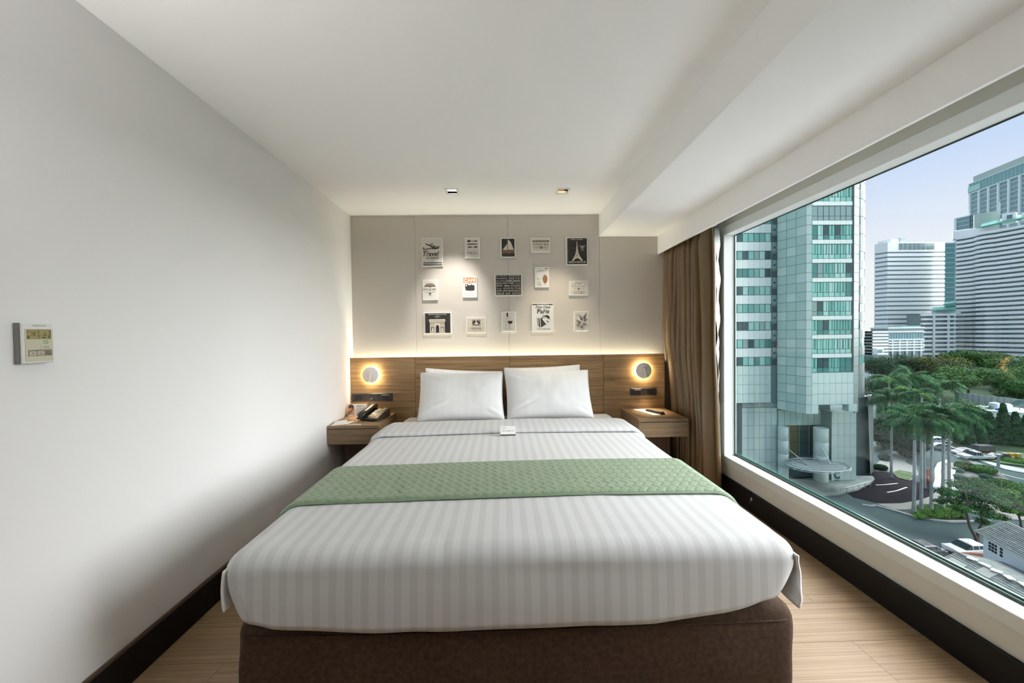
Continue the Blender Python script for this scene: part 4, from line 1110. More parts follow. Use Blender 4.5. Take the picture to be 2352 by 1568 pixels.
a = Art('wide cream print with a dark oval flacon emblem reading PERFUME', (757, 1210, 1018, 1403), -.233, 1.308, .175, .138, .006, 'art_beige')
a.rect('art_ink', 832, 1238, 951, 1316).ell('art_beige', 891, 1277, 62, 42).ell('art_ink', 891, 1277, 55, 36).poly('art_beige', [(862, 1284), (884, 1276), (884, 1262), (880, 1256), (902, 1256), (898, 1262), (898, 1276), (922, 1284), (908, 1300), (876, 1300)]).ell('art_beige', 891, 1250, 12, 5)
for qx, qy in ((836, 1242), (946, 1242), (836, 1311), (946, 1311)): a.ell('art_beige', qx, qy, 7, 6)
a.text('art_brown', 'PERFUME', 823, 1336, 958, 1364).line('art_sepia', [(850, 1380), (864, 1372), (876, 1380), (892, 1374), (910, 1380), (928, 1373)], 2.5).done()

a = Art('small pale print of a wine bottle and a glass of red wine', (187, 1140, 377, 1396), .063, 1.336, .128, .179, .007)
a.poly('art_cream', [(254, 1205), (272, 1205), (276, 1222), (290, 1244), (291, 1364), (240, 1366), (239, 1244), (250, 1222)]).rect('art_black', 253, 1158, 273, 1206).ell('art_black', 263, 1157, 9, 5)
a.line('art_sepia', [(253, 1205), (250, 1222), (239, 1244), (240, 1366), (291, 1364), (290, 1244), (276, 1222), (272, 1205)], 2.5).line('art_grey', [(243, 1268), (268, 1266)], 2).line('art_grey', [(243, 1330), (288, 1328)], 2).ell('art_rust', 264, 1300, 4, 5)
a.line('art_grey', [(272, 1222), (268, 1258)], 1.5).line('art_grey', [(328, 1222), (332, 1258)], 1.5).line('art_grey', [(272, 1222), (300, 1218), (328, 1222)], 1.5)
a.poly('art_wine', [(267, 1259), (333, 1259), (330, 1280), (318, 1294), (300, 1300), (282, 1294), (270, 1280)]).line('art_sepia', [(300, 1300), (299, 1358)], 3).line('art_sepia', [(284, 1358), (304, 1362), (326, 1364)], 3).done()

a = Art('large white print of a suitcase reading First Class to Paris', (585, 1028, 873, 1392), .37, 1.372, .196, .252, .006, 'art_white')
a.rect('art_black', 593, 1037, 866, 1051).small('art_white', 660, 1041, 815, 1047, 9, 10).text('art_black', 'First Class', 638, 1060, 834, 1094, .25, .015).text('art_black', 'to', 740, 1102, 762, 1118, .2, .015).text('art_black', 'Paris', 654, 1104, 820, 1162, .2, .02).line('art_black', [(652, 1114), (668, 1106), (694, 1106)], 5)
a.poly('art_ink', [(656, 1213), (692, 1230), (786, 1178), (822, 1200), (820, 1250), (786, 1296), (700, 1348), (662, 1318)]).poly('art_white', [(664, 1216), (672, 1219), (676, 1330), (668, 1325)]).poly('art_white', [(688, 1230), (698, 1228), (706, 1344), (698, 1348)])
a.line('art_ink', [(726, 1202), (738, 1184), (756, 1182), (762, 1190)], 6).poly('art_white', [(690, 1212), (704, 1214), (708, 1222), (694, 1224)])
a.poly('art_white', [(722, 1234), (728, 1222), (758, 1204), (840, 1254), (790, 1312), (782, 1310)]).line('art_grey', [(722, 1234), (728, 1222), (758, 1204), (840, 1254), (790, 1312), (782, 1310), (722, 1234)], 1.5).ell('art_rust', 755, 1222, 6, 6)
a.poly('art_ink', [(765, 1238), (788, 1256), (806, 1262), (816, 1270), (800, 1268), (798, 1274), (806, 1286), (792, 1278), (786, 1264)]).text('art_ink', 'The modern way', 655, 1354, 829, 1373, 0, .015).done()

a = Art('small pale print of sepia fern fronds with a postmark', (1150, 1137, 1340, 1390), .722, 1.334, .13, .178)
a.ringl('art_grey', 1197, 1190, 26, 1.6).ringl('art_grey', 1197, 1190, 19, 1.2)
for q in range(3): a.line('art_grey', [(1168, 1182 + q * 8), (1182, 1178 + q * 8), (1210, 1184 + q * 8), (1226, 1180 + q * 8)], 1.2)
def frond(x0, y0, x1, y1, ln, m):
    n_ = 9; a.line('art_sepia', [(x0, y0), (x1, y1)], 2.5); an = math.atan2(y1 - y0, x1 - x0)
    for q in range(n_):
        t_ = .12 + .86 * q / n_; px, py = lerp(x0, x1, t_), lerp(y0, y1, t_); l_ = ln * (1.05 - t_) + 5
        for sgn in (-1, 1):
            aa = an + sgn * .95; ex, ey = px + l_ * math.cos(aa), py + l_ * math.sin(aa); nx, ny = -math.sin(aa) * l_ * .16, math.cos(aa) * l_ * .16
            a.poly(m, [(px, py), (lerp(px, ex, .5) + nx, lerp(py, ey, .5) + ny), (ex, ey), (lerp(px, ex, .5) - nx, lerp(py, ey, .5) - ny)])
a.line('art_sepia', [(1200, 1378), (1240, 1310), (1290, 1220), (1318, 1155)], 3)
frond(1275, 1245, 1318, 1152, 26, 'art_ink'); frond(1262, 1262, 1222, 1180, 22, 'art_ink'); frond(1240, 1300, 1172, 1242, 22, 'art_ink'); frond(1225, 1330, 1164, 1300, 22, 'art_sepia')
frond(1270, 1262, 1332, 1240, 20, 'art_ink'); frond(1250, 1300, 1334, 1318, 22, 'art_ink'); frond(1238, 1318, 1262, 1372, 20, 'art_ink'); a.done()

# ================================================================== the city outside
GZ = EYE.z - 27.0
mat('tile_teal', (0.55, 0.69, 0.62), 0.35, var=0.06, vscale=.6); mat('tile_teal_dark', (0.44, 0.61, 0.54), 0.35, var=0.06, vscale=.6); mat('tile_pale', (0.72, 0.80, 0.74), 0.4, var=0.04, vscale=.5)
mat('tile_dimmed', (0.21, 0.27, 0.25), 0.4, var=0.05, vscale=.6); mat('tile_joint', (0.16, 0.24, 0.23), 0.8); mat('frame_dark', (0.06, 0.12, 0.11), 0.5); mat('recess_dark', (0.055, 0.10, 0.10), 0.6)  # curved corner and pier tile: teal darkened to offset the strong sun there
mat('pane_light', (0.24, 0.58, 0.48), 0.12); mat('pane_mid', (0.17, 0.45, 0.38), 0.12); mat('pane_deep', (0.07, 0.25, 0.22), 0.12); mat('pane_dark', (0.035, 0.09, 0.09), 0.12); mat('pane_grey', (0.26, 0.38, 0.36), 0.15); mat('pane_white', (0.38, 0.66, 0.58), 0.2)
PANES = ['pane_light', 'pane_mid', 'pane_mid', 'pane_deep', 'pane_light', 'pane_grey', 'pane_dark', 'pane_white']
mat('louvre_white', (0.66, 0.74, 0.71), 0.5); mat('steel', (0.55, 0.60, 0.58), 0.35, metal=0.7); mat('concrete_warm', (0.30, 0.35, 0.32), 0.8, var=.1, vscale=.8); mat('lobby_glass', (0.08, 0.13, 0.12), 0.08); mat('lobby_gold', (0.18, 0.17, 0.07), 0.15)
class Face:
    "an upright wall plane between two plan points, seen left to right; boxes are placed by (u, z, outward depth)"
    def __init__(s, p0, p1, parent):
        s.p0 = Vector((p0[0], p0[1])); d = Vector((p1[0], p1[1])) - s.p0; s.L = d.length; s.d = d.normalized()
        s.n = Vector((s.d.y, -s.d.x)); s.rz = math.atan2(s.d.y, s.d.x); s.par = parent
    def box(s, name, m, u0, u1, z0, z1, o0=0.0, o1=.1, parent=None, bev=0.0):
        c = s.p0 + s.d * ((u0 + u1) / 2) + s.n * ((o0 + o1) / 2)
        par = parent or s.par
        return piece(name, M[m], (c.x, c.y, (z0 + z1) / 2), (u1 - u0, o1 - o0, z1 - z0), par, s.rz, bev)
def zz(px, py, Y): return at(px, py, Y).z
def xy(px, Y):
    p = at(px, 780, Y); return (p.x, p.y)

# ------------------------------------------------------------------ teal tiled tower across the street
tw = thing('office_tower', 'teal tiled tower with curved corner and oval entrance canopy across the street', 'building', (0, 0, 0))
rng = random.Random(21)
FH = 3.17
YA, YE = 67.0, 62.1
# left wing with window bands
fa = Face(xy(1662, YA), xy(1772, YA), tw)
za = zz(1730, 839.7, YA)
fa.box('core_wall', 'tile_joint', -6, fa.L, zz(1730, 925, YA), 55, -6.0, -.25)
uw0 = (Vector(xy(1693.5, YA)) - fa.p0).dot(fa.d); pwid = (fa.L - uw0 - .1) / 6
for k in range(-0, 12):
    z0 = za + k * FH
    wb = empty('window_band', (0, 0, 0), 0, tw)
    fa.box('frame', 'frame_dark', 0, fa.L, z0, z0 + 1.58, -.25, -.12, wb)
    for c_ in range(-2, 6):
        u = uw0 + c_ * pwid; m_ = rng.choice(PANES)
        fa.box('pane', m_, u + .07, u + pwid - .07, z0 + .10, z0 + 1.51, -.12, -.06, wb)
    for c_ in range(-2, 6):
        u = uw0 + c_ * pwid
        fa.box('spandrel', 'tile_pale', u + .012, u + pwid - .012, z0 + 1.60, z0 + FH - .02, -.25, .05)
# tiles below the lowest band
zl0 = zz(1730, 925, YA)
nr = 4; hrow = (za - .02 - zl0) / nr
for r in range(nr):
    for c_ in range(-2, 6):
        u = uw0 + c_ * pwid; fa.box('tile', 'tile_teal', u + .02, u + pwid - .02, zl0 + r * hrow + .02, zl0 + (r + 1) * hrow - .02, -.25, .0)
# narrow recessed strip with vents
fb_ = Face(xy(1772, YA + .4), xy(1785, YA + .4), tw)
fb_.box('vent_strip', 'tile_joint', -.1, fb_.L + .2, zl0, 55, -.5, -.02)
for k in range(0, 11):
    z0 = za + k * FH
    fb_.box('vent', 'recess_dark', .12, fb_.L - .12, z0 + .02, z0 + 1.15, -.02, .04); fb_.box('vent_panel', 'pane_grey', .12, fb_.L - .12, z0 + 1.5, z0 + 3.2, -.02, .03); fb_.box('vent', 'recess_dark', .32, fb_.L - .32, z0 + 2.05, z0 + 2.45, .03, .06)
# angled tile face
fc = Face(xy(1785, YA), xy(1851, YE + .3), tw)
zc0 = zz(1785, 938.5, YA)
fc.box('core_wall', 'tile_joint', 0, fc.L, zc0, 55, -1.0, -.06)
cw = fc.L / 3; rh = FH / 2
for r in range(0, 25):
    for c_ in range(3):
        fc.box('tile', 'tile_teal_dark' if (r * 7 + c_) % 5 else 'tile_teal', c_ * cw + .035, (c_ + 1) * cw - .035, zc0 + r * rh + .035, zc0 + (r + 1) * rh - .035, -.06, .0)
# corner strip
fd = Face(xy(1851, YE + .3), xy(1865, YE), tw)
fd.box('core_wall', 'tile_joint', 0, fd.L, zc0, 55, -1.0, -.06)
for r in range(0, 25): fd.box('tile', 'tile_teal', .03, fd.L - .03, zc0 + r * rh + .03, zc0 + (r + 1) * rh - .03, -.06, .0)
# bay with wide windows
fe = Face(xy(1865, YE), xy(1961, YE), tw)
ze = zz(1910, 855, YE)
fe.box('core_wall', 'tile_joint', 0, fe.L, zz(1910, 929, YE), 55, -4.0, -.22)
ew = (Vector(xy(1956, YE)) - fe.p0).dot(fe.d); pwE = ew / 7
for k in range(0, 13):
    z0 = ze + k * FH
    wb = empty('window_band', (0, 0, 0), 0, tw)
    fe.box('frame', 'frame_dark', 0, ew, z0, z0 + 2.47, -.22, -.12, wb)
    lit = rng.random(); curt = rng.choice([['pane_light', 'pane_mid', 'pane_light', 'pane_white'], PANES, PANES, ['pane_mid', 'pane_deep', 'pane_dark', 'pane_light']])
    if k == 8: curt = ['pane_grey']
    if k == 1: curt = ['pane_light', 'pane_white', 'pane_light']
    for c_ in range(7):
        m_ = rng.choice(curt)
        fe.box('pane', m_, c_ * pwE + .06, (c_ + 1) * pwE - .06, z0 + .80, z0 + 2.40, -.12, -.07, wb)
        fe.box('pane', 'pane_deep' if m_ in ('pane_dark', 'pane_deep') else m_, c_ * pwE + .06, (c_ + 1) * pwE - .06, z0 + .08, z0 + .71, -.12, -.07, wb)
        if m_ in ('pane_light', 'pane_mid', 'pane_white'):
            fe.box('curtain_fold', 'pane_deep', c_ * pwE + rng.uniform(.3, .6), c_ * pwE + rng.uniform(.62, .7), z0 + .80, z0 + 2.40, -.07, -.055, wb)
    for c_ in range(7): fe.box('spandrel', 'tile_pale', c_ * pwE + .01, (c_ + 1) * pwE - .01, z0 + 2.49, z0 + FH - .01, -.22, .05)
fe.box('shadow_joint', 'recess_dark', ew, fe.L, ze, 55, -.22, -.16)
zb_ = zz(1910, 929, YE); n_r = 3; hr = (ze - .02 - zb_) / n_r
for r in range(n_r):
    for c_ in range(7):
        fe.box('tile', 'tile_teal', c_ * (fe.L / 7) + .02, (c_ + 1) * (fe.L / 7) - .02, zb_ + r * hr + .02, zb_ + (r + 1) * hr - .02, -.22, .0)
zl_ = zz(1870, 950, YE); ud = (Vector(xy(1880, YE)) - fe.p0).dot(fe.d)
fe.box('hanging_pier', 'tile_teal', 0, ud, zl_, zb_, -1.2, .0)
ur = (Vector(xy(1950, YE)) - fe.p0).dot(fe.d)
fe.box('hanging_pier', 'tile_teal', ur, fe.L + .6, zz(1950, 945, YE), zb_, -1.2, .0)
fe.box('soffit', 'tile_joint', ud, ur, zb_ - .05, zb_, -4.0, -.05)
# side return and curved corner with wrapping windows
ff = Face(xy(1961, YE), xy(1972, YE + 1.2), tw)
ff.box('core_wall', 'tile_joint', 0, ff.L, zb_ - .9, 55, -.5, -.05)
for r in range(0, 25): ff.box('tile', 'tile_dimmed', .02, ff.L - .02, zc0 + r * rh + .03, zc0 + (r + 1) * rh - .03, -.05, .0)
CR = 8.37
th = math.atan((2007 - 1153) / 870.0) - math.asin(CR / 97.65)
CC = Vector((97.65 * math.sin(th), 97.65 * math.cos(th)))
zf = zz(1990, 400 + 1355 / 3.136, 70.1)                    # sill of the lowest curved window
def arc(a0, a1, r0, r1, z0, z1, m, name, parent=tw, n=4):
    b = MB(); P = []
    for i in range(n + 1):
        an = lerp(a0, a1, i / n); P.append((CC.x + r1 * math.sin(an), CC.y - r1 * math.cos(an)))
    for i in range(n + 1):
        an = lerp(a1, a0, i / n); P.append((CC.x + r0 * math.sin(an), CC.y - r0 * math.cos(an)))
    b.prism(P, z0, z1, M[m]); return b.build(name, parent)
A0, A1 = R_(-30), R_(112)
zcut = zz(1990, 908, 70.1)
arc(A0, A1, CR - .6, CR - .12, zcut, 55, 'tile_joint', 'curved_core', n=24)
nseg = 12; da = (A1 - A0) / nseg
for k in range(0, 13):
    z0 = zf + k * FH
    wb = empty('window_band', (0, 0, 0), 0, tw)
    for s_ in range(nseg):
        a_ = A0 + s_ * da
        arc(a_ + .012, a_ + da / 2 - .006, CR - .12, CR - .06, z0, z0 + 1.51, rng.choice(PANES), 'pane', wb, 2)
        arc(a_ + da / 2 + .006, a_ + da - .012, CR - .12, CR - .06, z0, z0 + 1.51, rng.choice(PANES), 'pane', wb, 2)
    for s_ in range(nseg):
        a_ = A0 + s_ * da
        arc(a_ + .003, a_ + da - .003, CR - .12, CR, z0 + 1.55, z0 + FH - .03, 'tile_dimmed', 'tile', n=2)
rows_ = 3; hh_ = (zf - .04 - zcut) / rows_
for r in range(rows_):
    for s_ in range(nseg): arc(A0 + s_ * da + .003, A0 + (s_ + 1) * da - .003, CR - .12, CR, zcut + r * hh_ + .02, zcut + (r + 1) * hh_ - .02, 'tile_dimmed', 'tile', n=2)
# recessed base of the curved corner and its slanting pier
p0, p1 = at(1969, 908, 67.9), at(1996, 908, 69.3)
fg = Face((p0.x, p0.y), (p1.x, p1.y), tw); fg.box('base_recess', 'recess_dark', -.4, fg.L + .6, GZ, zcut, -1.0, 0)
q0, q1, q2, q3 = at(1993, 908, 68.4), at(2006, 908, 69.7), at(2006, 1106, 69.7), at(1999.5, 1106, 68.4)
b = MB(); th_ = Vector((1.2, 1.2, 0)); vs = [q0, q1, q2, q3]; b.add(vs + [v + th_ for v in vs], [(0, 3, 2, 1), (4, 5, 6, 7), (0, 1, 5, 4), (1, 2, 6, 5), (2, 3, 7, 6), (3, 0, 4, 7)], M['tile_dimmed']); b.build('slanted_pier', tw)
# set-back base: tiled wall, louvres, entrance
YP = 68.1
fp = Face(xy(1662, YP), xy(1908, YP), tw)
U = lambda px, f=fp, Y=YP: (Vector(xy(px, Y)) - f.p0).dot(f.d)
fp.box('core_wall', 'tile_joint', -6, fp.L, GZ, zl0 + .4, -3.0, -.08)
fp.box('dark_pier', 'recess_dark', U(1690), U(1703), GZ, zl0, -.08, .02)
zlv0, zlv1 = zz(1740, 934, YP), zz(1740, 925, YP)
for c_ in range(6):
    ua, ub = lerp(U(1704), U(1784), c_ / 6), lerp(U(1704), U(1784), (c_ + 1) / 6)
    lv = fp.box('louvre', 'louvre_white', ua + .06, ub - .06, zlv0, zlv1, -.08, .12)
    for q in range(4): fp.box('slat', 'tile_joint', ua + .14, ub - .14, zlv0 + .1 + q * .17, zlv0 + .18 + q * .17, .12, .15)
rowsP = [1118, 1090, 1062, 1032, 1005, 977, 947, 936]
for r in range(len(rowsP) - 1):
    za_, zb2 = zz(1740, rowsP[r], YP), zz(1740, rowsP[r + 1], YP)
    for c_ in range(6): fp.box('tile', 'tile_teal', lerp(U(1704), U(1785), c_ / 6) + .03, lerp(U(1704), U(1785), (c_ + 1) / 6) - .03, za_ + .03, zb2 - .03, -.08, .0)
zh0, zh1 = zz(1850, 975, YP), zz(1850, 940, YP)
for c_ in range(9): fp.box('tile', 'tile_teal_dark', lerp(U(1786), U(1907), c_ / 9) + .03, lerp(U(1786), U(1907), (c_ + 1) / 9) - .03, zh0, zh1, -.08, .3)
# glass entrance with mullions
zd0 = zz(1840, 1046, YP)
fp.box('entrance_glass', 'lobby_gold', U(1812), U(1833), zd0, zh0, -.08, .02); fp.box('entrance_glass', 'lobby_glass', U(1835), U(1856), zd0, zh0, -.08, .02); fp.box('entrance_glass', 'lobby_glass', U(1858), U(1872), zd0, zh0, -.08, .02)
for px in (1811.5, 1834, 1857): fp.box('mullion', 'steel', U(px), U(px) + .12, zd0, zh0, .02, .14)
for py in (1016, 990): fp.box('transom', 'frame_dark', U(1812), U(1872), zz(1840, py, YP), zz(1840, py, YP) + .1, .02, .10)
# drum columns
def drum(px, Y, r, z0, z1):
    p = xy(px, Y); c_ = empty('column', (p[0], p[1], z0), 0, tw)
    nring = 4; h_ = (z1 - z0) / nring
    for q in range(nring):
        b = MB(); b.lathe([(r - .03, q * h_), (r, q * h_ + .03), (r, (q + 1) * h_ - .03), (r - .03, (q + 1) * h_)], M['tile_teal'], 22); b.build('drum', c_)
drum(1799, 67.0, .84, GZ, zh0); drum(1886, 65.7, 1.12, GZ, zh0)
fp.box('slot_window', 'recess_dark', U(1901), U(1911), GZ, zz(1906, 972, YP), -.08, .2)
# right flank of the base, tiled, with the letter
fq = Face(xy(1911, 65.5), xy(1968, 65.5), tw); zq1 = zz(1940, 945, 65.5)
fq.box('core_wall', 'tile_joint', 0, fq.L, GZ, zq1, -3.0, -.08)
for r in range(6):
    for c_ in range(4): fq.box('tile', 'tile_teal', lerp(0, fq.L, c_ / 4) + .02, lerp(0, fq.L, (c_ + 1) / 4) - .02, lerp(GZ, zq1, r / 6) + .02, lerp(GZ, zq1, (r + 1) / 6) - .02, -.08, .0)
cp = at(1924, 1101, 65.3)
b = MB(); text_on(b, 'C', -.52, .52, -.60, .75, M['frame_dark'], 0, 0, .05); text_on(b, 'TOWER', -.48, .48, -1.0, -.76, M['frame_dark'], 0, 0, .02)
o = b.build('lettering', tw, (cp.x, 65.40, cp.z + .65)); o.modifiers.new('t', 'SOLIDIFY').thickness = .05; o['kind'] = 'stuff'
# plinth steps round the foot
b = MB(); P = [at_z(px, py, GZ) for px, py in ((1800, 1138), (1860, 1141), (1925, 1137), (1970, 1127), (2001, 1111), (2009, 1102), (2004, 1096), (1960, 1095), (1800, 1105))]
b.prism([(p.x, p.y) for p in P], GZ, GZ + .28, M['concrete_warm']); b.build('plinth', tw)
# oval entrance canopy with ribs and tie rods
cpz = GZ + 4.1
c0 = at_z(1876, 1070, cpz); cn = empty('canopy', (c0.x, c0.y, cpz), 0, tw)
ax_, ay_ = 5.0, 3.4
def ov(r, n, k0=0): return [(ax_ * r * math.cos(6.2832 * (k + k0) / n), ay_ * r * math.sin(6.2832 * (k + k0) / n)) for k in range(n)]
b = MB(); b.prism([p for p in ov(.80, 40)], 0, .18, M['concrete_warm']); b.build('deck', cn)
b = MB(); P = ov(.92, 40); Q = ov(.80, 40); n = 40
b.add([(p[0], p[1], .02) for p in P] + [(p[0], p[1], .14) for p in Q], [(i, (i + 1) % n, n + (i + 1) % n, n + i) for i in range(n)], M['pane_grey']); b.build('glass_rim', cn)
for k in range(22):
    a_ = 6.2832 * k / 22; ca, sa = math.cos(a_), math.sin(a_)
    b = MB(); b.tube([(ax_ * .78 * ca, ay_ * .78 * sa, .10), (ax_ * 1.0 * ca, ay_ * 1.0 * sa, -.05), (ax_ * 1.0 * ca, ay_ * 1.0 * sa, .25)], .06, M['steel'], 6); b.build('rib', cn)
b = MB(); P = ov(1.0, 48); b.tube([(p[0], p[1], .22) for p in P] + [(P[0][0], P[0][1], .22)], .07, M['steel'], 6); b.build('hoop', cn)
b = MB(); P = ov(1.0, 48); b.tube([(p[0], p[1], -.06) for p in P] + [(P[0][0], P[0][1], -.06)], .05, M['steel'], 6); b.build('hoop', cn)
for gx in range(-4, 5):
    b = MB(); yl = ay_ * .78 * math.sqrt(max(0, 1 - (gx / 5.0) ** 2)); b.box(gx * 1.0 - .03, gx * 1.0 + .03, -yl, yl, .18, .19, M['tile_joint']); b.build('deck_joint', cn)
for gy in range(-4, 5):
    b = MB(); xl_ = ax_ * .78 * math.sqrt(max(0, 1 - (gy / 5.1) ** 2)); b.box(-xl_, xl_, gy * 1.0 - .03, gy * 1.0 + .03, .18, .19, M['tile_joint']); b.build('deck_joint', cn)
for (pa, Ya, pb, Yb_) in (((1812, 1032), 66.0, (1856, 1069), c0.y), ((1888, 1028), 64.4, (1908, 1066), c0.y)):
    b = MB(); A_, B_ = at(pa[0], pa[1], Ya) - Vector((c0.x, c0.y, cpz)), at(pb[0], pb[1], Yb_) - Vector((c0.x, c0.y, cpz)); B_.z = .2
    b.tube([A_, B_], .09, M['steel'], 8); b.build('tie_rod', cn)

for (p_a, p_b) in (((1890, 1131), (1945, 1133)), ((1945, 1133), (2000, 1118)), ((1900, 1127), (1950, 1128))):
    A_, B_ = at_z(p_a[0], p_a[1], GZ), at_z(p_b[0], p_b[1], GZ); b = MB(); b.tube([A_ + Vector((0, 0, 1.0)), B_ + Vector((0, 0, 1.0))], .05, M['steel'], 6); b.tube([A_ + Vector((0, 0, .6)), B_ + Vector((0, 0, .6))], .03, M['steel'], 6)
    for q in range(5): c_ = A_.lerp(B_, q / 4); b.tube([c_, c_ + Vector((0, 0, 1.0))], .04, M['steel'], 6)
    b.build('handrail', tw)

# ------------------------------------------------------------------ far towers
mat('far_white', (0.92, 0.93, 0.91), 0.6, var=.03, vscale=.05); mat('far_white2', (0.78, 0.84, 0.84), 0.6, var=.03, vscale=.05); mat('far_glass', (0.13, 0.20, 0.21), 0.15); mat('far_glass_blue', (0.20, 0.33, 0.36), 0.12, var=.2, vscale=.06); mat('far_glass_teal', (0.16, 0.36, 0.36), 0.15, var=.2, vscale=.05)
mat('far_grey', (0.50, 0.58, 0.57), 0.6); mat('far_green', (0.14, 0.42, 0.34), 0.6); mat('far_green_grey', (0.42, 0.52, 0.46), 0.6); mat('window_strip', (0.19, 0.27, 0.28), 0.2)
# white banded office block
wb1 = thing('banded_office_block', 'white office block with thin dark window bands and a louvred roof storey', 'building', (0, 0, 0))
YW = 284.0
pa, pb, pc = xy(2008, YW + 7), xy(2037, YW), xy(2168, YW)
f1 = Face(pb, pc, wb1); f2 = Face(pa, pb, wb1)
zt1 = zz(2100, 556, YW); zt0 = zz(2100, 578, YW); fh1 = 10.42 * YW / 870
for f, nm in ((f1, 'front'), (f2, 'side')):
    f.box('core_wall', 'window_strip', 0, f.L, GZ, zt0, -2.5, -.3)
    f.box('roof_storey', 'far_white', 0, f.L, zt0, zt1, -2.5, .2)
    for k in range(24): f.box('spandrel_band', 'far_white', -.1, f.L + .1, zt0 - (k + 1) * fh1, zt0 - k * fh1 - .34 * fh1, -.3, .25)
for c_ in range(8):
    ua = lerp(f1.L * .19, f1.L * .82, c_ / 8); f1.box('roof_louvre', 'window_strip', ua + .3, ua + f1.L * .63 / 8 - .3, zt0 + 1.6, zt1 - .9, .2, .35)
f1.box('lift_house', 'far_white2', f1.L * .10, f1.L * .36, zt1, zt1 + 3.2, -12, -2); f1.box('lift_house', 'far_grey', f1.L * .26, f1.L * .36, zt1 + .3, zt1 + 4.0, -11, -1.5)
# low podium blocks in front of it
pd = thing('podium_block', 'low glass and concrete podium at the foot of the white office block', 'building', (0, 0, 0))
YD = 246.0; f = Face(xy(2040, YD), xy(2122, YD), pd)
fz = lambda py, px=2080, Y=YD: zz(px, py, Y)
f.box('core_wall', 'window_strip', 0, f.L, GZ, fz(752), -12, -.4); f.box('roof_slab', 'far_white2', -.5, f.L, fz(754), fz(751), -12, .5); f.box('penthouse', 'far_glass_teal', f.L * .48, f.L, fz(751), fz(748), -8, -2)
for q in range(13): f.box('pane', 'far_glass_blue' if q % 3 else 'far_glass_teal', lerp(0, f.L, q / 13) + .15, lerp(0, f.L, (q + 1) / 13) - .15, fz(778), fz(766), -.4, 0)
for py in (763, 781, 787, 793, 799, 806): f.box('floor_slab', 'far_white2', 0, f.L, fz(py), fz(py) + .9, -.4, .4)
for q in range(5): f.box('pier', 'far_grey', lerp(0, f.L, (q + .5) / 5), lerp(0, f.L, (q + .5) / 5) + 1.0, GZ, fz(779), -.4, .2)
f = Face(xy(2004, 236), xy(2040, 236), pd)
for k in range(8): f.box('floor_slab', 'far_white', 0, f.L, zz(2020, 764 + k * 7.2, 236), zz(2020, 764 + k * 7.2, 236) + 1.05, -6, .2)
f.box('core_wall', 'window_strip', 0, f.L, GZ, zz(2020, 760, 236), -6, -.2)
f.box('annex_frame', 'far_white', 0, f.L * .4, zz(2010, 812, 236), zz(2010, 799, 236), .2, 3.0); f.box('annex_glass', 'far_glass_teal', f.L * .03, f.L * .33, zz(2010, 810, 236), zz(2010, 802, 236), 3.0, 3.1)

# curved condominium with white balcony bands
cd = thing('balcony_condominium', 'long white condominium with wavy balcony bands and green roof canopies', 'building', (0, 0, 0))
plan = [(2194, 268), (2212, 265), (2232, 260.5), (2244, 256), (2262, 252), (2284, 248.5), (2296, 246.5), (2312, 243), (2338, 238.5), (2362, 234), (2410, 228)]
PL = [Vector(xy(*q)) for q in plan]
def offset(P, o):
    out = []
    for i, p in enumerate(P):
        t = (P[min(i + 1, len(P) - 1)] - P[max(i - 1, 0)]).normalized(); out.append(p + Vector((t.y, -t.x)) * o)
    return out
def ribbon(P, o0, o1, z0, z1, m, name, parent):
    b = MB(); A_ = offset(P, o1); B_ = offset(P, o0); b.prism([(p.x, p.y) for p in A_] + [(p.x, p.y) for p in B_[::-1]], z0, z1, M[m]); return b.build(name, parent)
ztc = zz(2194, 546, 268); fhc = 3.08
ribbon(PL, -14, -2.2, GZ, ztc, 'far_glass', 'core_wall', cd)
for k in range(34):
    z1 = ztc - k * fhc + .4
    P = []
    for i, p in enumerate(PL):
        t = (PL[min(i + 1, len(PL) - 1)] - PL[max(i - 1, 0)]).normalized(); P.append(p + Vector((t.y, -t.x)) * (.7 if i in (3, 4, 6, 8, 9) else -.3))
    ribbon(P, -2.4, .2, z1 - 1.72, z1, 'far_white', 'balcony_band', cd)
# low wing of the condominium
PW = [Vector(xy(*q)) for q in ((2119, 262), (2150, 261), (2195, 260))]
ztw = zz(2150, 722, 261)
ribbon(PW, -12, -1.4, GZ, ztw, 'far_glass', 'core_wall', cd)
for k in range(13): ribbon(PW, -2.2, .2 + (.5 if k % 2 else 0), ztw - k * fhc - .9, ztw - k * fhc + .5, 'far_white', 'balcony_band', cd)
for q in (2145, 2178): p = xy(q, 260.4); piece('pier', M['far_white2'], (p[0], p[1], (GZ + ztw) / 2), (.9, .9, ztw - GZ), cd)
b = MB(); A_ = [xy(2138, 261), xy(2195, 259), xy(2195, 266), xy(2142, 267)]; b.prism(A_, ztw + 2.6, [ztw + 2.9, ztw + 4.6, ztw + 6.4, ztw + 5.4], M['far_green']); b.build('green_canopy', cd)
b = MB(); A_ = [xy(2165, 263), xy(2195, 262), xy(2195, 268), xy(2170, 268)]; b.prism(A_, ztw + 7.0, [ztw + 7.2, ztw + 8.8, ztw + 10, ztw + 9.0], M['far_green']); b.build('green_canopy', cd)
p = xy(2165, 264); piece('stair_house', M['far_white2'], (p[0] + 6, p[1] + 3, ztw + 1.6), (16, 5, 3.2), cd, 0)
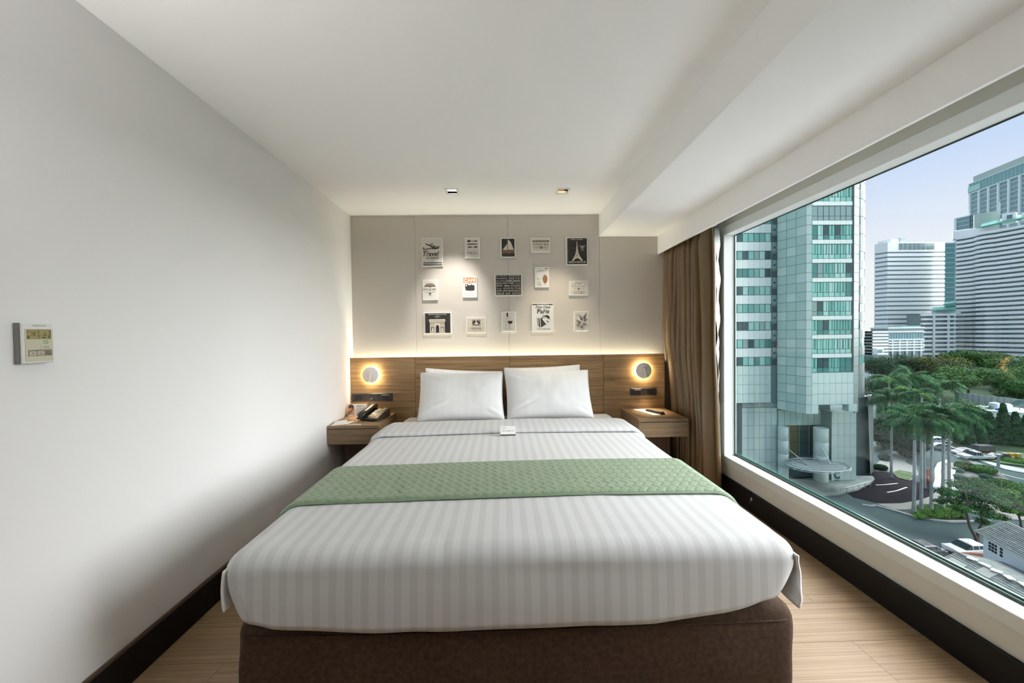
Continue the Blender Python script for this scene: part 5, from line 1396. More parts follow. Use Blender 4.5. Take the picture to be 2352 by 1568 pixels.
# roofscape of the condominium
RP = [Vector(xy(*q)) for q in ((2250, 257), (2300, 249), (2410, 232))]
b = MB(); A_ = offset(RP, 1.5); B_ = offset(RP, -7); zr = zz(2260, 520, 255) + 0.0
b.prism([(p.x, p.y) for p in A_] + [(p.x, p.y) for p in B_[::-1]], [zr - .4, zr + .6, zr + 2.2, zr + 2.6, zr + 1.4, zr + .6], [zr + .3, zr + 1.3, zr + 2.9, zr + 6.2, zr + 5.0, zr + 4.0], M['far_green']); b.build('green_canopy', cd)
f = Face(xy(2236, 262), xy(2292, 254), cd); z_ = zz(2260, 520, 256)
f.box('roof_parapet', 'far_white', -10, f.L, ztc - .5, z_, -8, .5); f.box('roof_screen', 'far_green_grey', 0, f.L, z_, zz(2260, 483, 256), -8, -4); f.box('stair_house', 'far_white', -9, 1.0, z_ - 3, z_ + 1.2, -7, -3)
f = Face(xy(2298, 250), xy(2330, 245), cd); f.box('penthouse', 'far_white', 0, f.L, z_, zz(2310, 488, 247), -6, 0); f.box('window', 'far_glass', f.L * .35, f.L * .75, zz(2310, 502, 247), zz(2310, 493, 247), 0, .15)
f = Face(xy(2342, 243), xy(2400, 235), cd); f.box('penthouse', 'far_white', 0, f.L, z_, zz(2350, 486, 241), -6, 0)
for px in (2292, 2296): p = at(px, 500, 252); b = MB(); b.tube([(p.x, p.y, z_), (p.x, p.y, zz(px, 464, 252))], .25, M['far_grey'], 6); b.build('mast', cd)
# tall glass tower behind
gt = thing('glass_high_rise', 'tall glazed high-rise with white piers rising behind the condominium', 'building', (0, 0, 0))
g0, g1 = xy(2224, 352), xy(2420, 285)
f = Face(g0, g1, gt); ztop = zz(2232, 409, 350)
f.box('glass_body', 'far_glass_blue', 0, f.L, GZ, ztop - 14, -30, -.3); f.box('crown_glass', 'far_glass_teal', -.6, f.L, ztop - 14, ztop - 5, -30, .4); f.box('roof_screen', 'far_green_grey', 2.0, f.L, ztop - 5, ztop + 1.2, -28, -1.0); f.box('roof_line', 'far_white2', -.8, f.L, ztop - 14.6, ztop - 13.8, -30, .8); f.box('roof_line', 'far_white2', -.8, f.L, ztop - 5.2, ztop - 4.6, -30, .8)
for q in range(9):
    u = lerp(.0, f.L, q / 8); f.box('pier', 'far_white2', u, u + 1.5, GZ, ztop - 14, -.3, .9)
for k in range(26): f.box('floor_line', 'far_grey', 0, f.L, ztop - 18 - k * 4.1, ztop - 17.2 - k * 4.1, -.3, .2)
for q in range(22): f.box('crown_mullion', 'far_grey', f.L * q / 22, f.L * q / 22 + .35, ztop - 14, ztop - 5, .4, .6)
f.box('crown_bay', 'pane_white', -.4, f.L * .16, ztop - 13, ztop - 8, .4, 1.2)
f = Face(xy(2190, 360), xy(2224, 350), gt); zt2 = zz(2200, 500, 355)
f.box('glass_body', 'far_glass_blue', 0, f.L, GZ, zt2, -25, -.2); f.box('pier', 'far_white2', 0, 1.6, GZ, zt2 + .8, -.2, .8); f.box('roof_line', 'far_white2', 0, f.L, zt2, zt2 + 1, -25, .6)
for k in range(26): f.box('floor_line', 'far_grey', 0, f.L, zt2 - 4 - k * 4.1, zt2 - 3.2 - k * 4.1, -.2, .3)
sl = thing('slim_glass_tower', 'slim dark teal glass tower between the white office block and the condominium', 'building', (0, 0, 0))
f = Face(xy(2166, 330), xy(2196, 330), sl); zt3 = zz(2180, 560, 330)
f.box('glass_body', 'far_glass_teal', 0, f.L, GZ, zt3, -20, -.2); f.box('roof_line', 'far_grey', -.3, f.L, zt3, zt3 + 1, -20, .4); f.box('pier', 'far_grey', f.L - 2.2, f.L - .8, GZ, zt3, -.2, .4)
for k in range(22): f.box('floor_line', 'far_grey', 0, f.L, zt3 - 4 - k * 4.4, zt3 - 3.3 - k * 4.4, -.2, .2)

# added unseen slab beyond the right window edge, shading the street and curved corner
ns = thing('sun_blocker_slab', 'plain grey slab added out of view to block sun from the street and tower', 'building', (0, 0, 0))
f = Face((106, 71), (106, 34), ns)
f.box('body', 'far_grey', 0, f.L, GZ, 85, -26, -.2)
for k in range(31): f.box('floor_band', 'far_white2', -.1, f.L + .1, GZ + 3 + k * 3.5, GZ + 4.9 + k * 3.5, -.2, .2)

# ================================================================== street level
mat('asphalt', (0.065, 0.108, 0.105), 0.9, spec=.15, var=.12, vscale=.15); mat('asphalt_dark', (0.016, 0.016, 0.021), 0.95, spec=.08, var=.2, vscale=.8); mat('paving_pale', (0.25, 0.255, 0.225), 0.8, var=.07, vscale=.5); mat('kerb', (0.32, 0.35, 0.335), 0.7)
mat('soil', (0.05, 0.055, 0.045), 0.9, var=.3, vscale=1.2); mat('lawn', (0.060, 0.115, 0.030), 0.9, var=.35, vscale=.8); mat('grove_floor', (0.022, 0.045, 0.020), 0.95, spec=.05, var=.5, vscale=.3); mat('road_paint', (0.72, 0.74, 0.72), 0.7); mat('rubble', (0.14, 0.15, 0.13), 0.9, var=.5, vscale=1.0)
def gpoly(name, pts, z0, z1, m, label=None, kind='structure'):
    b = MB(); P = [at_z(px, py, GZ) for px, py in pts]; b.prism([(p.x, p.y) for p in P], GZ + z0, GZ + z1, M[m]); o = b.build(name)
    return tag(o, label, kind=kind)
mat('bounce_paving', (0.76, 0.75, 0.72), 0.85, var=.05, vscale=.4)
b = MB(); b.box(-400, 1600, -400, 1600, GZ - .6, GZ, M['asphalt']); tag(b.build('ground'), kind='structure')
b = MB(); b.box(3.0, 36, -70, 24, GZ, GZ + .05, M['bounce_paving']); tag(b.build('ground_bounce_paving'), kind='structure')  # added unseen pale paving that bounces daylight up to the room ceiling
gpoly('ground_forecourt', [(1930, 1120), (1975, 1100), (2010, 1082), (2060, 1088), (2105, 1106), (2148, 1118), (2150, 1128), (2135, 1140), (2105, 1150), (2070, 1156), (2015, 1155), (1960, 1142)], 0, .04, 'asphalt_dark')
gpoly('pavement_path', [(2012, 1158), (2070, 1157), (2106, 1151), (2138, 1141), (2152, 1128), (2156, 1104), (2157, 1085), (2164, 1072), (2180, 1064), (2197, 1063), (2199, 1069), (2186, 1082), (2180, 1100), (2184, 1122), (2196, 1140), (2230, 1152), (2290, 1160), (2352, 1166), (2400, 1170), (2400, 1200), (2352, 1196), (2300, 1192), (2260, 1186), (2215, 1172), (2160, 1158), (2140, 1164), (2100, 1170), (2056, 1172)], 0, .12, 'paving_pale')
gpoly('pavement_plaza', [(2012, 1066), (2030, 1050), (2062, 1032), (2085, 1048), (2080, 1062), (2105, 1074), (2110, 1090), (2090, 1104), (2060, 1086), (2012, 1082)], 0, .06, 'paving_pale')
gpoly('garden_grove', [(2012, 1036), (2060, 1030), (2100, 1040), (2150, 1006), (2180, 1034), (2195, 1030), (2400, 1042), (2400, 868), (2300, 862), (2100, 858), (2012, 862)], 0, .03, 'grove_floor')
gpoly('garden_lawn', [(2050, 1086), (2066, 1080), (2094, 1086), (2096, 1096), (2085, 1104), (2062, 1098)], 0, .14, 'lawn')
gpoly('garden_verge', [(2054, 1172), (2092, 1172), (2130, 1168), (2150, 1158), (2176, 1160), (2216, 1176), (2222, 1186), (2214, 1197), (2180, 1197), (2140, 1193), (2096, 1184)], 0, .16, 'soil')
gpoly('garden_bed', [(2186, 1080), (2202, 1066), (2240, 1060), (2290, 1080), (2318, 1102), (2316, 1120), (2280, 1128), (2220, 1136), (2192, 1130), (2183, 1105)], 0, .10, 'rubble')
gpoly('pavement_kerb', [(2270, 1060), (2300, 1068), (2352, 1078), (2400, 1086), (2400, 1094), (2352, 1087), (2310, 1079), (2272, 1067), (2248, 1058), (2252, 1055)], 0, .14, 'kerb')
gpoly('garden_verge_far', [(2275, 1060), (2290, 1058), (2352, 1064), (2400, 1068), (2400, 1076), (2352, 1072), (2300, 1066)], 0, .3, 'lawn')
def kerb(pts, wd=.28, h=.16, m='kerb'):
    P = [at_z(px, py, GZ) for px, py in pts]; V2 = [Vector((p.x, p.y)) for p in P]
    b = MB(); A_ = offset(V2, wd / 2); B_ = offset(V2, -wd / 2); b.prism([(p.x, p.y) for p in A_] + [(p.x, p.y) for p in B_[::-1]], GZ, GZ + h, M[m]); tag(b.build('kerb_edge'), kind='structure')
kerb([(2056, 1174), (2096, 1186), (2140, 1195), (2180, 1199), (2216, 1199), (2275, 1197)], .35, .2)
kerb([(1980, 1160), (2000, 1163), (2012, 1162), (2056, 1174)], .3, .18)
kerb([(2150, 1128), (2155, 1104), (2153, 1085), (2160, 1070), (2178, 1062)], .8, .5, 'tile_teal_dark')
kerb([(2196, 1136), (2186, 1118), (2184, 1100), (2190, 1084), (2200, 1078)], .6, .5, 'tile_teal_dark')
kerb([(2172, 1037), (2200, 1050), (2240, 1064), (2262, 1070)], .3, .16)
for pts in (((2012, 1114), (2035, 1113), (2062, 1110)), ((2038, 1131), (2060, 1127), (2083, 1119)), ((2300, 1088), (2330, 1096), (2352, 1101))):
    kerb(pts, .22, .055, 'road_paint')

# ------------------------------------------------------------------ foliage
def leafmat(name, c, var=.35):
    m = mat(name, (c[0] * .75, c[1] * 1.08, c[2] * 1.0), 0.75, spec=.08, var=var, vscale=.9); return m
leafmat('leaf_dark', (0.013, 0.036, 0.018)); leafmat('leaf_mid', (0.027, 0.069, 0.021)); leafmat('leaf_bright', (0.078, 0.150, 0.036)); leafmat('leaf_fresh', (0.150, 0.235, 0.045)); leafmat('leaf_yellow', (0.180, 0.132, 0.018)); leafmat('leaf_teal', (0.021, 0.057, 0.036)); leafmat('leaf_pale', (0.120, 0.168, 0.120)); leafmat('leaf_palm', (0.045, 0.115, 0.045)); leafmat('leaf_straw', (0.240, 0.198, 0.108))
mat('bark_pale', (0.34, 0.37, 0.365), 0.8, var=.15, vscale=1.5); mat('bark_dark', (0.055, 0.048, 0.040), 0.9); mat('crownshaft', (0.22, 0.30, 0.12), 0.6); mat('bark_brown', (0.10, 0.085, 0.065), 0.9)
def leaves(mb, c, rad, n, size, mats, rg, hollow=.45, up=.6):
    "leaf sprays scattered through an ellipsoid, thickest near its surface"
    vs = {m: ([], []) for m in mats}
    for i in range(n):
        while True:
            d = Vector((rg.gauss(0, 1), rg.gauss(0, 1), rg.gauss(0, 1)))
            if d.length > .01: break
        d.normalize()
        r = rg.uniform(hollow, 1.0) ** .6
        p = Vector((c[0] + d.x * rad[0] * r, c[1] + d.y * rad[1] * r, c[2] + d.z * rad[2] * r))
        nrm = (d * (1 - up) + Vector((rg.uniform(-.6, .6), rg.uniform(-.6, .6), 1)) * up).normalized()
        a = nrm.orthogonal().normalized(); a.rotate(Matrix.Rotation(rg.uniform(0, 6.28), 3, nrm)); b_ = nrm.cross(a)
        s = size * rg.uniform(.6, 1.3); m = mats[int(rg.random() ** 1.3 * len(mats))]
        V_, F_ = vs[m]; k = len(V_)
        V_ += [p - a * s, p + b_ * s * .42, p + a * s - nrm * s * .25, p - b_ * s * .42]; F_.append((k, k + 1, k + 2, k + 3))
    for m in mats:
        if vs[m][0]: mb.add(vs[m][0], vs[m][1], M[m])
def stuffpart(o): o['kind'] = 'stuff'; return o
def tree(name, label, foot, crown, mats, n, size, trunk=.25, bark='bark_dark', seed=1, group=None, accents=None, forks=(), up=.6):
    "foot: ground point; crown: list of (dx, dy, z above foot, rx, ry, rz)"
    rg = random.Random(seed); t = thing(name, label, 'tree', foot, 0, group)
    tot = sum(c[3] * c[4] for c in crown)
    b = MB()
    for c in crown: leaves(b, c[:3], c[3:6], int(n * c[3] * c[4] / tot), size, mats, rg, up=up)
    if accents:
        am, an = accents
        for c in crown: leaves(b, (c[0], c[1], c[2] + c[5] * .45), (c[3] * .95, c[4] * .95, c[5] * .62), int(an * c[3] * c[4] / tot), size * .8, am, rg, .8, .85)
    stuffpart(b.build('foliage', t))
    b = MB(); zc = crown[0][2]
    b.tube([(0, 0, -.1), (.1, 0, zc * .4), (-.05, .1, zc * .8)], [trunk * 1.25, trunk, trunk * .7], M[bark], 8)
    for c in crown[1:6]: b.tube([(0, 0, zc * .45), (c[0] * .5, c[1] * .5, (zc * .45 + c[2]) / 2), (c[0], c[1], c[2])], [trunk * .6, trunk * .4, trunk * .15], M[bark], 6)
    for pts, r0 in forks: b.tube(pts, [lerp(r0, r0 * .4, i / (len(pts) - 1)) for i in range(len(pts))], M[bark], 7)
    b.build('trunk', t); return t
def lumps(n, R, rz, z, seed, r0=.45):
    rg = random.Random(seed); out = [(0, 0, z, R * .7, R * .7, rz)]
    for i in range(n):
        a = 6.2832 * i / n + rg.uniform(-.3, .3); d = R * rg.uniform(.5, .75)
        out.append((d * math.cos(a), d * math.sin(a), z + rz * rg.uniform(-.5, .35), R * rg.uniform(r0, r0 + .15), R * rg.uniform(r0, r0 + .15), rz * rg.uniform(.45, .7)))
    return out
def foot(px, Y): p = at(px, 780, Y); return (p.x, p.y, GZ)
def crown_z(px, py, Y): return at(px, py, Y).z - GZ

# broad rain trees in front of the far buildings
back = [  # px, py centre, Y, radius px, rz px, mats, accents, label
    (2026, 842, 150, 46, 26, ['leaf_dark', 'leaf_teal', 'leaf_mid'], None, 'dark spreading tree close to the teal tower, leftmost of the far row'),
    (2078, 834, 160, 50, 26, ['leaf_dark', 'leaf_teal'], (['leaf_yellow'], 160), 'dark rounded tree in the far row left of the flowering one'),
    (2150, 838, 150, 52, 28, ['leaf_dark', 'leaf_mid', 'leaf_yellow'], (['leaf_yellow'], 1500), 'yellow-flowering dark tree in the middle of the far row'),
    (2205, 818, 175, 34, 16, ['leaf_mid', 'leaf_bright'], None, 'light green tree topping the far row against the white balconies'),
    (2262, 822, 172, 42, 20, ['leaf_mid', 'leaf_bright'], (['leaf_yellow'], 260), 'green tree with a few yellow flowers below the condominium'),
    (2330, 838, 160, 46, 26, ['leaf_bright', 'leaf_mid'], None, 'bright green tree at the right end of the far row'),
    (2225, 862, 135, 52, 24, ['leaf_bright', 'leaf_mid', 'leaf_fresh'], None, 'bright airy tree above the parked white roofs'),
    (2296, 866, 130, 48, 26, ['leaf_bright', 'leaf_mid'], None, 'broad green tree standing behind the grey fence, left of two'),
    (2346, 892, 122, 44, 26, ['leaf_mid', 'leaf_bright'], None, 'broad green tree standing behind the grey fence, right of two'),
    (2404, 860, 140, 60, 34, ['leaf_bright', 'leaf_mid'], None, 'large green tree beyond the right edge of the window'),
    (2035, 886, 120, 40, 26, ['leaf_teal', 'leaf_dark', 'leaf_mid'], None, 'shaded green tree behind the left palms'),
    (2110, 880, 118, 44, 24, ['leaf_teal', 'leaf_dark', 'leaf_mid'], None, 'shaded green tree behind the middle palms'),
    (2030, 990, 84, 34, 36, ['leaf_teal', 'leaf_dark'], None, 'dark leafy tree beside the tower base'),
    (2085, 1010, 78, 42, 44, ['leaf_dark', 'leaf_teal', 'leaf_mid'], None, 'dark leafy tree behind the palm trunks'),
    (2148, 1030, 92, 40, 24, ['leaf_mid', 'leaf_teal'], None, 'green tree between the palm trunks and the parked cars'),
    (2205, 935, 112, 36, 24, ['leaf_mid', 'leaf_bright', 'leaf_pale'], None, 'mixed green tree in front of the grey fence end'),
    (2255, 950, 104, 34, 26, ['leaf_mid', 'leaf_bright'], None, 'bushy green tree left of the white flat roofs'),
    (2160, 940, 108, 40, 28, ['leaf_dark', 'leaf_teal'], None, 'dark tree hidden behind the palm crowns'),
]
for i, (px, py, Y, rp, rzp, ms_, acc, lab) in enumerate(back):
    k = Y / 870.0; R = rp * k; rz = rzp * k
    tree('broadleaf_tree', lab, foot(px, Y), lumps(7, R, rz, crown_z(px, py, Y), 40 + i), ms_, 9500, .36 * max(.75, Y / 150), .35, 'bark_dark', 60 + i, 'trees beyond the garden', acc)

# tall clipped conifers along the car park
for i, (px, pt, pb, Y, wp, lab) in enumerate([(2222, 968, 1040, 85, 17, 'leftmost tall dense conifer behind the parked cars'), (2248, 955, 1045, 86, 18, 'second dense conifer from the left behind the parked cars'), (2274, 948, 1045, 86, 18, 'dense conifer in front of the white container wall'),
        (2306, 930, 1045, 85, 18, 'slender pointed conifer standing before the white flat roofs'), (2334, 948, 1050, 84, 20, 'dense conifer right of the slender pointed one'), (2362, 952, 1052, 83, 22, 'dense conifer cut by the right window edge'), (2198, 985, 1035, 88, 15, 'short dense conifer above the dark parked estate car')]):
    f0 = foot(px, Y); t = thing('conifer', lab, 'tree', f0, 0, 'conifers by the car park'); rg = random.Random(90 + i); b = MB()
    H = crown_z(px, pt, Y); w_ = wp * Y / 870
    for q in range(9):
        s_ = q / 8; leaves(b, (0, 0, .8 + (H - 1.2) * s_), (w_ * (1 - .72 * s_ ** 1.6), w_ * (1 - .72 * s_ ** 1.6), H / 9), int(620 * (1.15 - s_ * .6)), .32, ['leaf_mid', 'leaf_dark', 'leaf_teal'], rg, .6, .35)
    stuffpart(b.build('foliage', t)); b = MB(); b.tube([(0, 0, 0), (0, 0, H * .9)], [.22, .06], M['bark_dark'], 6); b.build('trunk', t)

# royal palms
def frond_mesh(L, droop, seed, mats):
    rg = random.Random(seed); b = MB(); n = 34; rach = []
    for i in range(n + 1):
        t = i / n; ang = R_(58) - droop * t ** 1.3
        if i == 0: p = Vector((0, 0, 0))
        else: p = rach[-1] + Vector((math.cos(ang), 0, math.sin(ang))) * (L / n)
        rach.append(p)
    b.tube(rach[::3], [lerp(.05, .012, i / (len(rach[::3]) - 1)) for i in range(len(rach[::3]))], M['leaf_fresh'], 5)
    V_ = []; F_ = []
    for i in range(4, n + 1):
        t = i / n; tl = L * .27 * math.sin(math.pi * (.12 + .82 * t)) ** .7
        tan = (rach[i] - rach[i - 1]).normalized()
        for s in (-1, 1):
            for _ in range(2):
                side = Vector((0, s, 0)); d = (tan * .65 + side * rg.uniform(.6, .95) + Vector((0, 0, rg.uniform(-.75, .05)))).normalized()
                p = rach[i] + tan * rg.uniform(-.5, .5) * L / n; e_ = p + d * tl * rg.uniform(.75, 1.1) + Vector((0, 0, -.22 * tl)); mid = (p + e_) / 2 + Vector((0, 0, .10 * tl)); wv = tan * .055
                k = len(V_); V_ += [p - wv * .5, mid - wv, e_, mid + wv, p + wv * .5]; F_.append((k, k + 1, k + 2, k + 3, k + 4))
    b.add(V_, F_, M[mats]); return b.mesh('frond')
FR = [frond_mesh(4.6, R_(a_), s_, 'leaf_palm') for s_, a_ in ((1, 95), (2, 120), (3, 75), (4, 140))]
FR_Y = frond_mesh(4.4, R_(100), 9, 'leaf_fresh'); FR_S = frond_mesh(4.2, R_(150), 10, 'leaf_straw')
def palm(label, px, pbase, pcrown, seed, scale=1.0, special=None, Y=None, nf=17):
    rg = random.Random(seed)
    if Y is None: p = at_z(px, pbase, GZ); Y = p.y
    else: p = Vector(foot(px, Y))
    H = at(px, pcrown, Y).z - GZ
    t = thing('palm_tree', label, 'palm tree', (p.x, p.y, GZ), rg.uniform(0, 6), 'royal palms in the forecourt')
    b = MB(); r = .185 * scale
    b.tube([(0, 0, -.1), (0, 0, .5), (0, 0, 1.6), (.04, 0, H * .45), (.02, .03, H * .8), (0, 0, H - 1.6)], [r * 1.55, r * 1.35, r * 1.05, r, r * .9, r * .8], M['bark_pale'], 12); b.build('trunk', t)
    b = MB(); b.tube([(0, 0, H - 1.62), (0, 0, H - .9), (0, 0, H - .1)], [r * .8, r * .85, r * .4], M['crownshaft'], 10); b.build('crownshaft', t)
    for i in range(nf):
        a = i * 2.39996 + rg.uniform(-.2, .2); lift = rg.uniform(-.25, .45) - .55 * (i / nf)
        me = FR[i % 4]
        if special and i in special: me = {'y': FR_Y, 's': FR_S}[special[i]]
        o = link('frond', me, t, (0, 0, H - .25), (0, -lift, a)); o.rotation_mode = 'XYZ'; o.scale = (scale,) * 3 if False else (scale, scale, scale)
palm('royal palm with the leftmost trunk, beside the tower', 2047, 1097, 920, 1)
palm('royal palm in the front row, first from the left', 2099, 1177, 968, 2, 1.08, {3: 's', 8: 'y'})
palm('royal palm in the front row, second from the left', 2116, 1173, 974, 3, 1.0)
palm('royal palm set back between the second and third front palms', 2123, 1121, 962, 4, 1.0, {2: 'y', 5: 'y'})
palm('royal palm in the front row, third from the left', 2139, 1172, 978, 5, 1.0)
palm('royal palm in the front row, fourth from the left', 2165, 1169, 952, 6, 1.05, {1: 'y', 4: 'y', 7: 's'})
palm('royal palm with the rightmost trunk, leaning over the path', 2180, 1146, 958, 7, 1.05)
palm('tall royal palm behind, its crown highest at the left', 2043, 1060, 872, 8, 1.1, {1: 'y'}, 92)
palm('tall royal palm behind, its crown in the middle of the back palms', 2092, 1050, 868, 9, 1.15, None, 96)
palm('tall royal palm behind, dark crown above the flowering tree foot', 2118, 1050, 876, 10, 1.1, None, 100)
palm('tall royal palm behind, its crown rightmost of the back palms', 2160, 1045, 888, 11, 1.2, {2: 's'}, 96)
palm('royal palm between the rows with a light green crown', 2100, 1080, 905, 12, 1.0, {0: 'y', 3: 'y', 6: 'y'}, 80)

# airy trees near the house
def near_tree(label, pbx, pby, lumps_px, trunk_px, seed, mats):
    p = at_z(pbx, pby, GZ); Y = p.y; rg = random.Random(seed)
    t = thing('street_tree', label, 'tree', (p.x, p.y, GZ), 0, 'airy trees near the house')
    b = MB()
    for (px, py, rw, rh_) in lumps_px:
        q = at(px, py, Y + rg.uniform(-1.5, 1.5)); k = Y / 870
        leaves(b, (q.x - p.x, q.y - p.y, q.z - GZ), (rw * k, rw * k * .9, rh_ * k), int(rw * rh_ * 3.0), .135, mats, rg, .2, .5)
    stuffpart(b.build('foliage', t))
    b = MB()
    for pts, r0 in trunk_px:
        P = []
        for px, py in pts: q = at(px, py, Y); P.append((q.x - p.x, q.y - p.y, q.z - GZ))
        b.tube(P, [lerp(r0, r0 * .35, i / (len(P) - 1)) for i in range(len(P))], M['bark_brown'], 8)
    b.build('trunk', t)
near_tree('airy green tree with a forked trunk rising left of the white house', 2247, 1246,
    [(2175, 1128, 26, 9), (2205, 1112, 30, 10), (2245, 1108, 34, 12), (2190, 1148, 28, 9), (2225, 1136, 36, 12), (2262, 1128, 34, 13), (2285, 1146, 30, 12), (2245, 1160, 34, 10), (2212, 1166, 26, 8), (2268, 1178, 26, 10), (2160, 1150, 16, 5), (2258, 1196, 18, 7)],
    [([(2247, 1250), (2240, 1232), (2228, 1210), (2220, 1180), (2222, 1150), (2215, 1125)], .20), ([(2246, 1246), (2246, 1222), (2256, 1200), (2252, 1170), (2256, 1140)], .17), ([(2220, 1180), (2200, 1160), (2180, 1145)], .08), ([(2252, 1170), (2272, 1155), (2285, 1140)], .08)], 71, ['leaf_mid', 'leaf_bright', 'leaf_teal'])
near_tree('airy green tree above the house roof at the right window edge', 2346, 1215,
    [(2312, 1130, 26, 12), (2336, 1118, 30, 14), (2330, 1148, 30, 12), (2356, 1140, 30, 14), (2312, 1166, 24, 10), (2350, 1172, 28, 12), (2300, 1186, 18, 8), (2375, 1150, 30, 16)],
    [([(2346, 1215), (2344, 1196), (2336, 1172), (2330, 1145)], .14), ([(2340, 1190), (2352, 1165), (2356, 1140)], .09)], 72, ['leaf_bright', 'leaf_mid', 'leaf_fresh'])

# clipped shrubs in the garden bed
def shrub(label, px, py, wp, hp, mats, seed, size=.16):
    p = at_z(px, py, GZ); k = p.y / 870; rg = random.Random(seed); w_, h_ = wp * k, hp * k
    b = MB(); leaves(b, (0, 0, h_ * .62), (w_, w_ * .9, h_ * .62), 1500, size, mats, rg, .8, .35); o = b.build('garden_shrub', None, (p.x, p.y, GZ + .08)); tag(o, label, 'shrub', 'clipped garden shrubs'); return o
shrub('broad orange-tinged clipped shrub at the top of the garden bed', 2216, 1078, 19, 14, ['leaf_mid', 'leaf_bright', 'leaf_yellow'], 1, .25)
shrub('broad bright green clipped shrub right of the orange-tinged one', 2258, 1086, 24, 14, ['leaf_bright', 'leaf_fresh', 'leaf_mid'], 2, .25)
shrub('pale round shrub at the left edge of the garden bed', 2201, 1084, 11, 7, ['leaf_pale'], 3)
shrub('pale round shrub lower left in the garden bed', 2204, 1100, 12, 8, ['leaf_pale'], 4)
shrub('pale round shrub below the bright green clipped one', 2264, 1098, 12, 8, ['leaf_pale'], 5)
shrub('pale round shrub lowest in the garden bed', 2250, 1110, 12, 8, ['leaf_pale'], 6)
shrub('low dark shrub beside the tower forecourt paving', 2022, 1078, 14, 9, ['leaf_dark', 'leaf_teal'], 7, .25)
shrub('low round shrub at the foot of the dark trees', 2032, 1056, 12, 9, ['leaf_dark', 'leaf_teal'], 8, .25)
shrub('yellow-green roadside shrub by the far kerb', 2330, 1062, 26, 8, ['leaf_fresh', 'leaf_bright'], 9, .25)
shrub('green shrub at the lower right corner of the garden bed', 2300, 1118, 24, 14, ['leaf_mid', 'leaf_bright'], 10, .25)
# ground cover on the verge
b = MB(); rg = random.Random(5)
for i in range(2600):
    px, py = rg.uniform(2100, 2216), rg.uniform(1162, 1194)
    if py < 1200 - (px - 2060) * .05 and py > 1158 + abs(px - 2150) * .22 - 4:
        p = at_z(px, py, GZ); a = rg.uniform(0, 6.28); s = rg.uniform(.10, .22); d = Vector((math.cos(a), math.sin(a), .5)); w_ = Vector((-math.sin(a), math.cos(a), 0)) * .08; q = Vector((p.x, p.y, GZ + .16 + rg.uniform(0, .12)))
        b.add([q - w_, q + w_, q + d * s * 1.6 + w_ * .3, q + d * s * 1.6 - w_ * .3], [(0, 1, 2, 3)], M['leaf_fresh' if rg.random() < .6 else 'leaf_bright'])
tag(b.build('ground_cover'), 'low bright green ground cover on the verge under the front palms', 'plants', kind='stuff')
# hedge in the lower right corner
b = MB(); rg = random.Random(6); q = at(2345, 1362, 33); leaves(b, (0, 0, 0), (2.4, 1.6, 1.25), 3200, .17, ['leaf_dark', 'leaf_mid', 'leaf_teal'], rg, .4, .5)
tag(b.build('hedge', None, q), 'dark green hedge at the lower right corner of the window', 'hedge')

# ------------------------------------------------------------------ fence, flat roofs, tanks, dish
fn = thing('boundary_fence', 'long grey corrugated boundary fence behind the garden trees', 'fence', (0, 0, 0)); mat('fence_grey', (0.30, 0.34, 0.34), 0.7); mat('fence_rib', (0.24, 0.28, 0.28), 0.7)
p0, p1 = at(2205, 920, 118), at(2400, 950, 100); ff_ = Face((p0.x, p0.y), (p1.x, p1.y), fn)
zt_ = at(2205, 901, 118).z; nb = 26
for q in range(nb): ff_.box('sheet', 'fence_grey' if q % 2 else 'fence_rib', ff_.L * q / nb, ff_.L * (q + 1) / nb - .04, GZ, zt_, -.1 - (q % 2) * .06, 0)
fs_ = Face(xy(2195, 118.5), xy(2205, 118), fn); fs_.box('sheet', 'recess_dark', 0, fs_.L, GZ, zt_, -.1, 0)
rf = thing('flat_roof_shed', 'low white flat-roofed shed beside the conifers', 'shed', (0, 0, 0))
p0, p1 = xy(2274, 101), xy(2400, 96); f = Face(p0, p1, rf); z_ = at(2300, 946, 100).z
f.box('wall', 'far_white2', 0, f.L, GZ, z_, -9, 0); f.box('roof', 'far_grey', -.3, f.L, z_, z_ + .25, -9.2, .3)
for q in range(12): f.box('wall_seam', 'far_grey', f.L * q / 12, f.L * q / 12 + .08, GZ, z_, 0, .04)
def tank(label, px, py, Y, r, h, m):
    p = at(px, py, Y); b = MB(); b.lathe([(r, 0), (r, h * .8), (r * .9, h), (r * .25, h * 1.12), (0, h * 1.12)], M[m], 18); o = b.build('water_tank', None, (p.x, p.y, z_ + .25)); tag(o, label, 'tank')
mat('tank_blue', (0.03, 0.12, 0.42), .4)
tank('pale cylindrical water tank on the white flat roof, left of two', 2284, 940, 103, 1.0, 1.7, 'far_grey'); tank('pale cylindrical water tank on the white flat roof, right of two', 2313, 940, 102.5, 1.0, 1.4, 'far_white'); tank('small blue drum between the water tanks', 2293, 946, 101.2, .5, .55, 'tank_blue')
p = at(2342, 936, 101); ds = thing('satellite_dish', 'dark satellite dish on a post above the flat roof', 'satellite dish', (p.x, p.y, z_ + .25))
b = MB(); b.tube([(0, 0, 0), (0, 0, 1.4)], .07, M['frame_dark'], 8); b.build('post', ds)
b = MB(); b.lathe([(1.55 * q / 8, .42 * (q / 8) ** 2) for q in range(9)], M['frame_dark'], 24); b.build('dish', ds, (0, 0, 1.5), (R_(-50), R_(20), 0)).modifiers.new('t', 'SOLIDIFY').thickness = .03

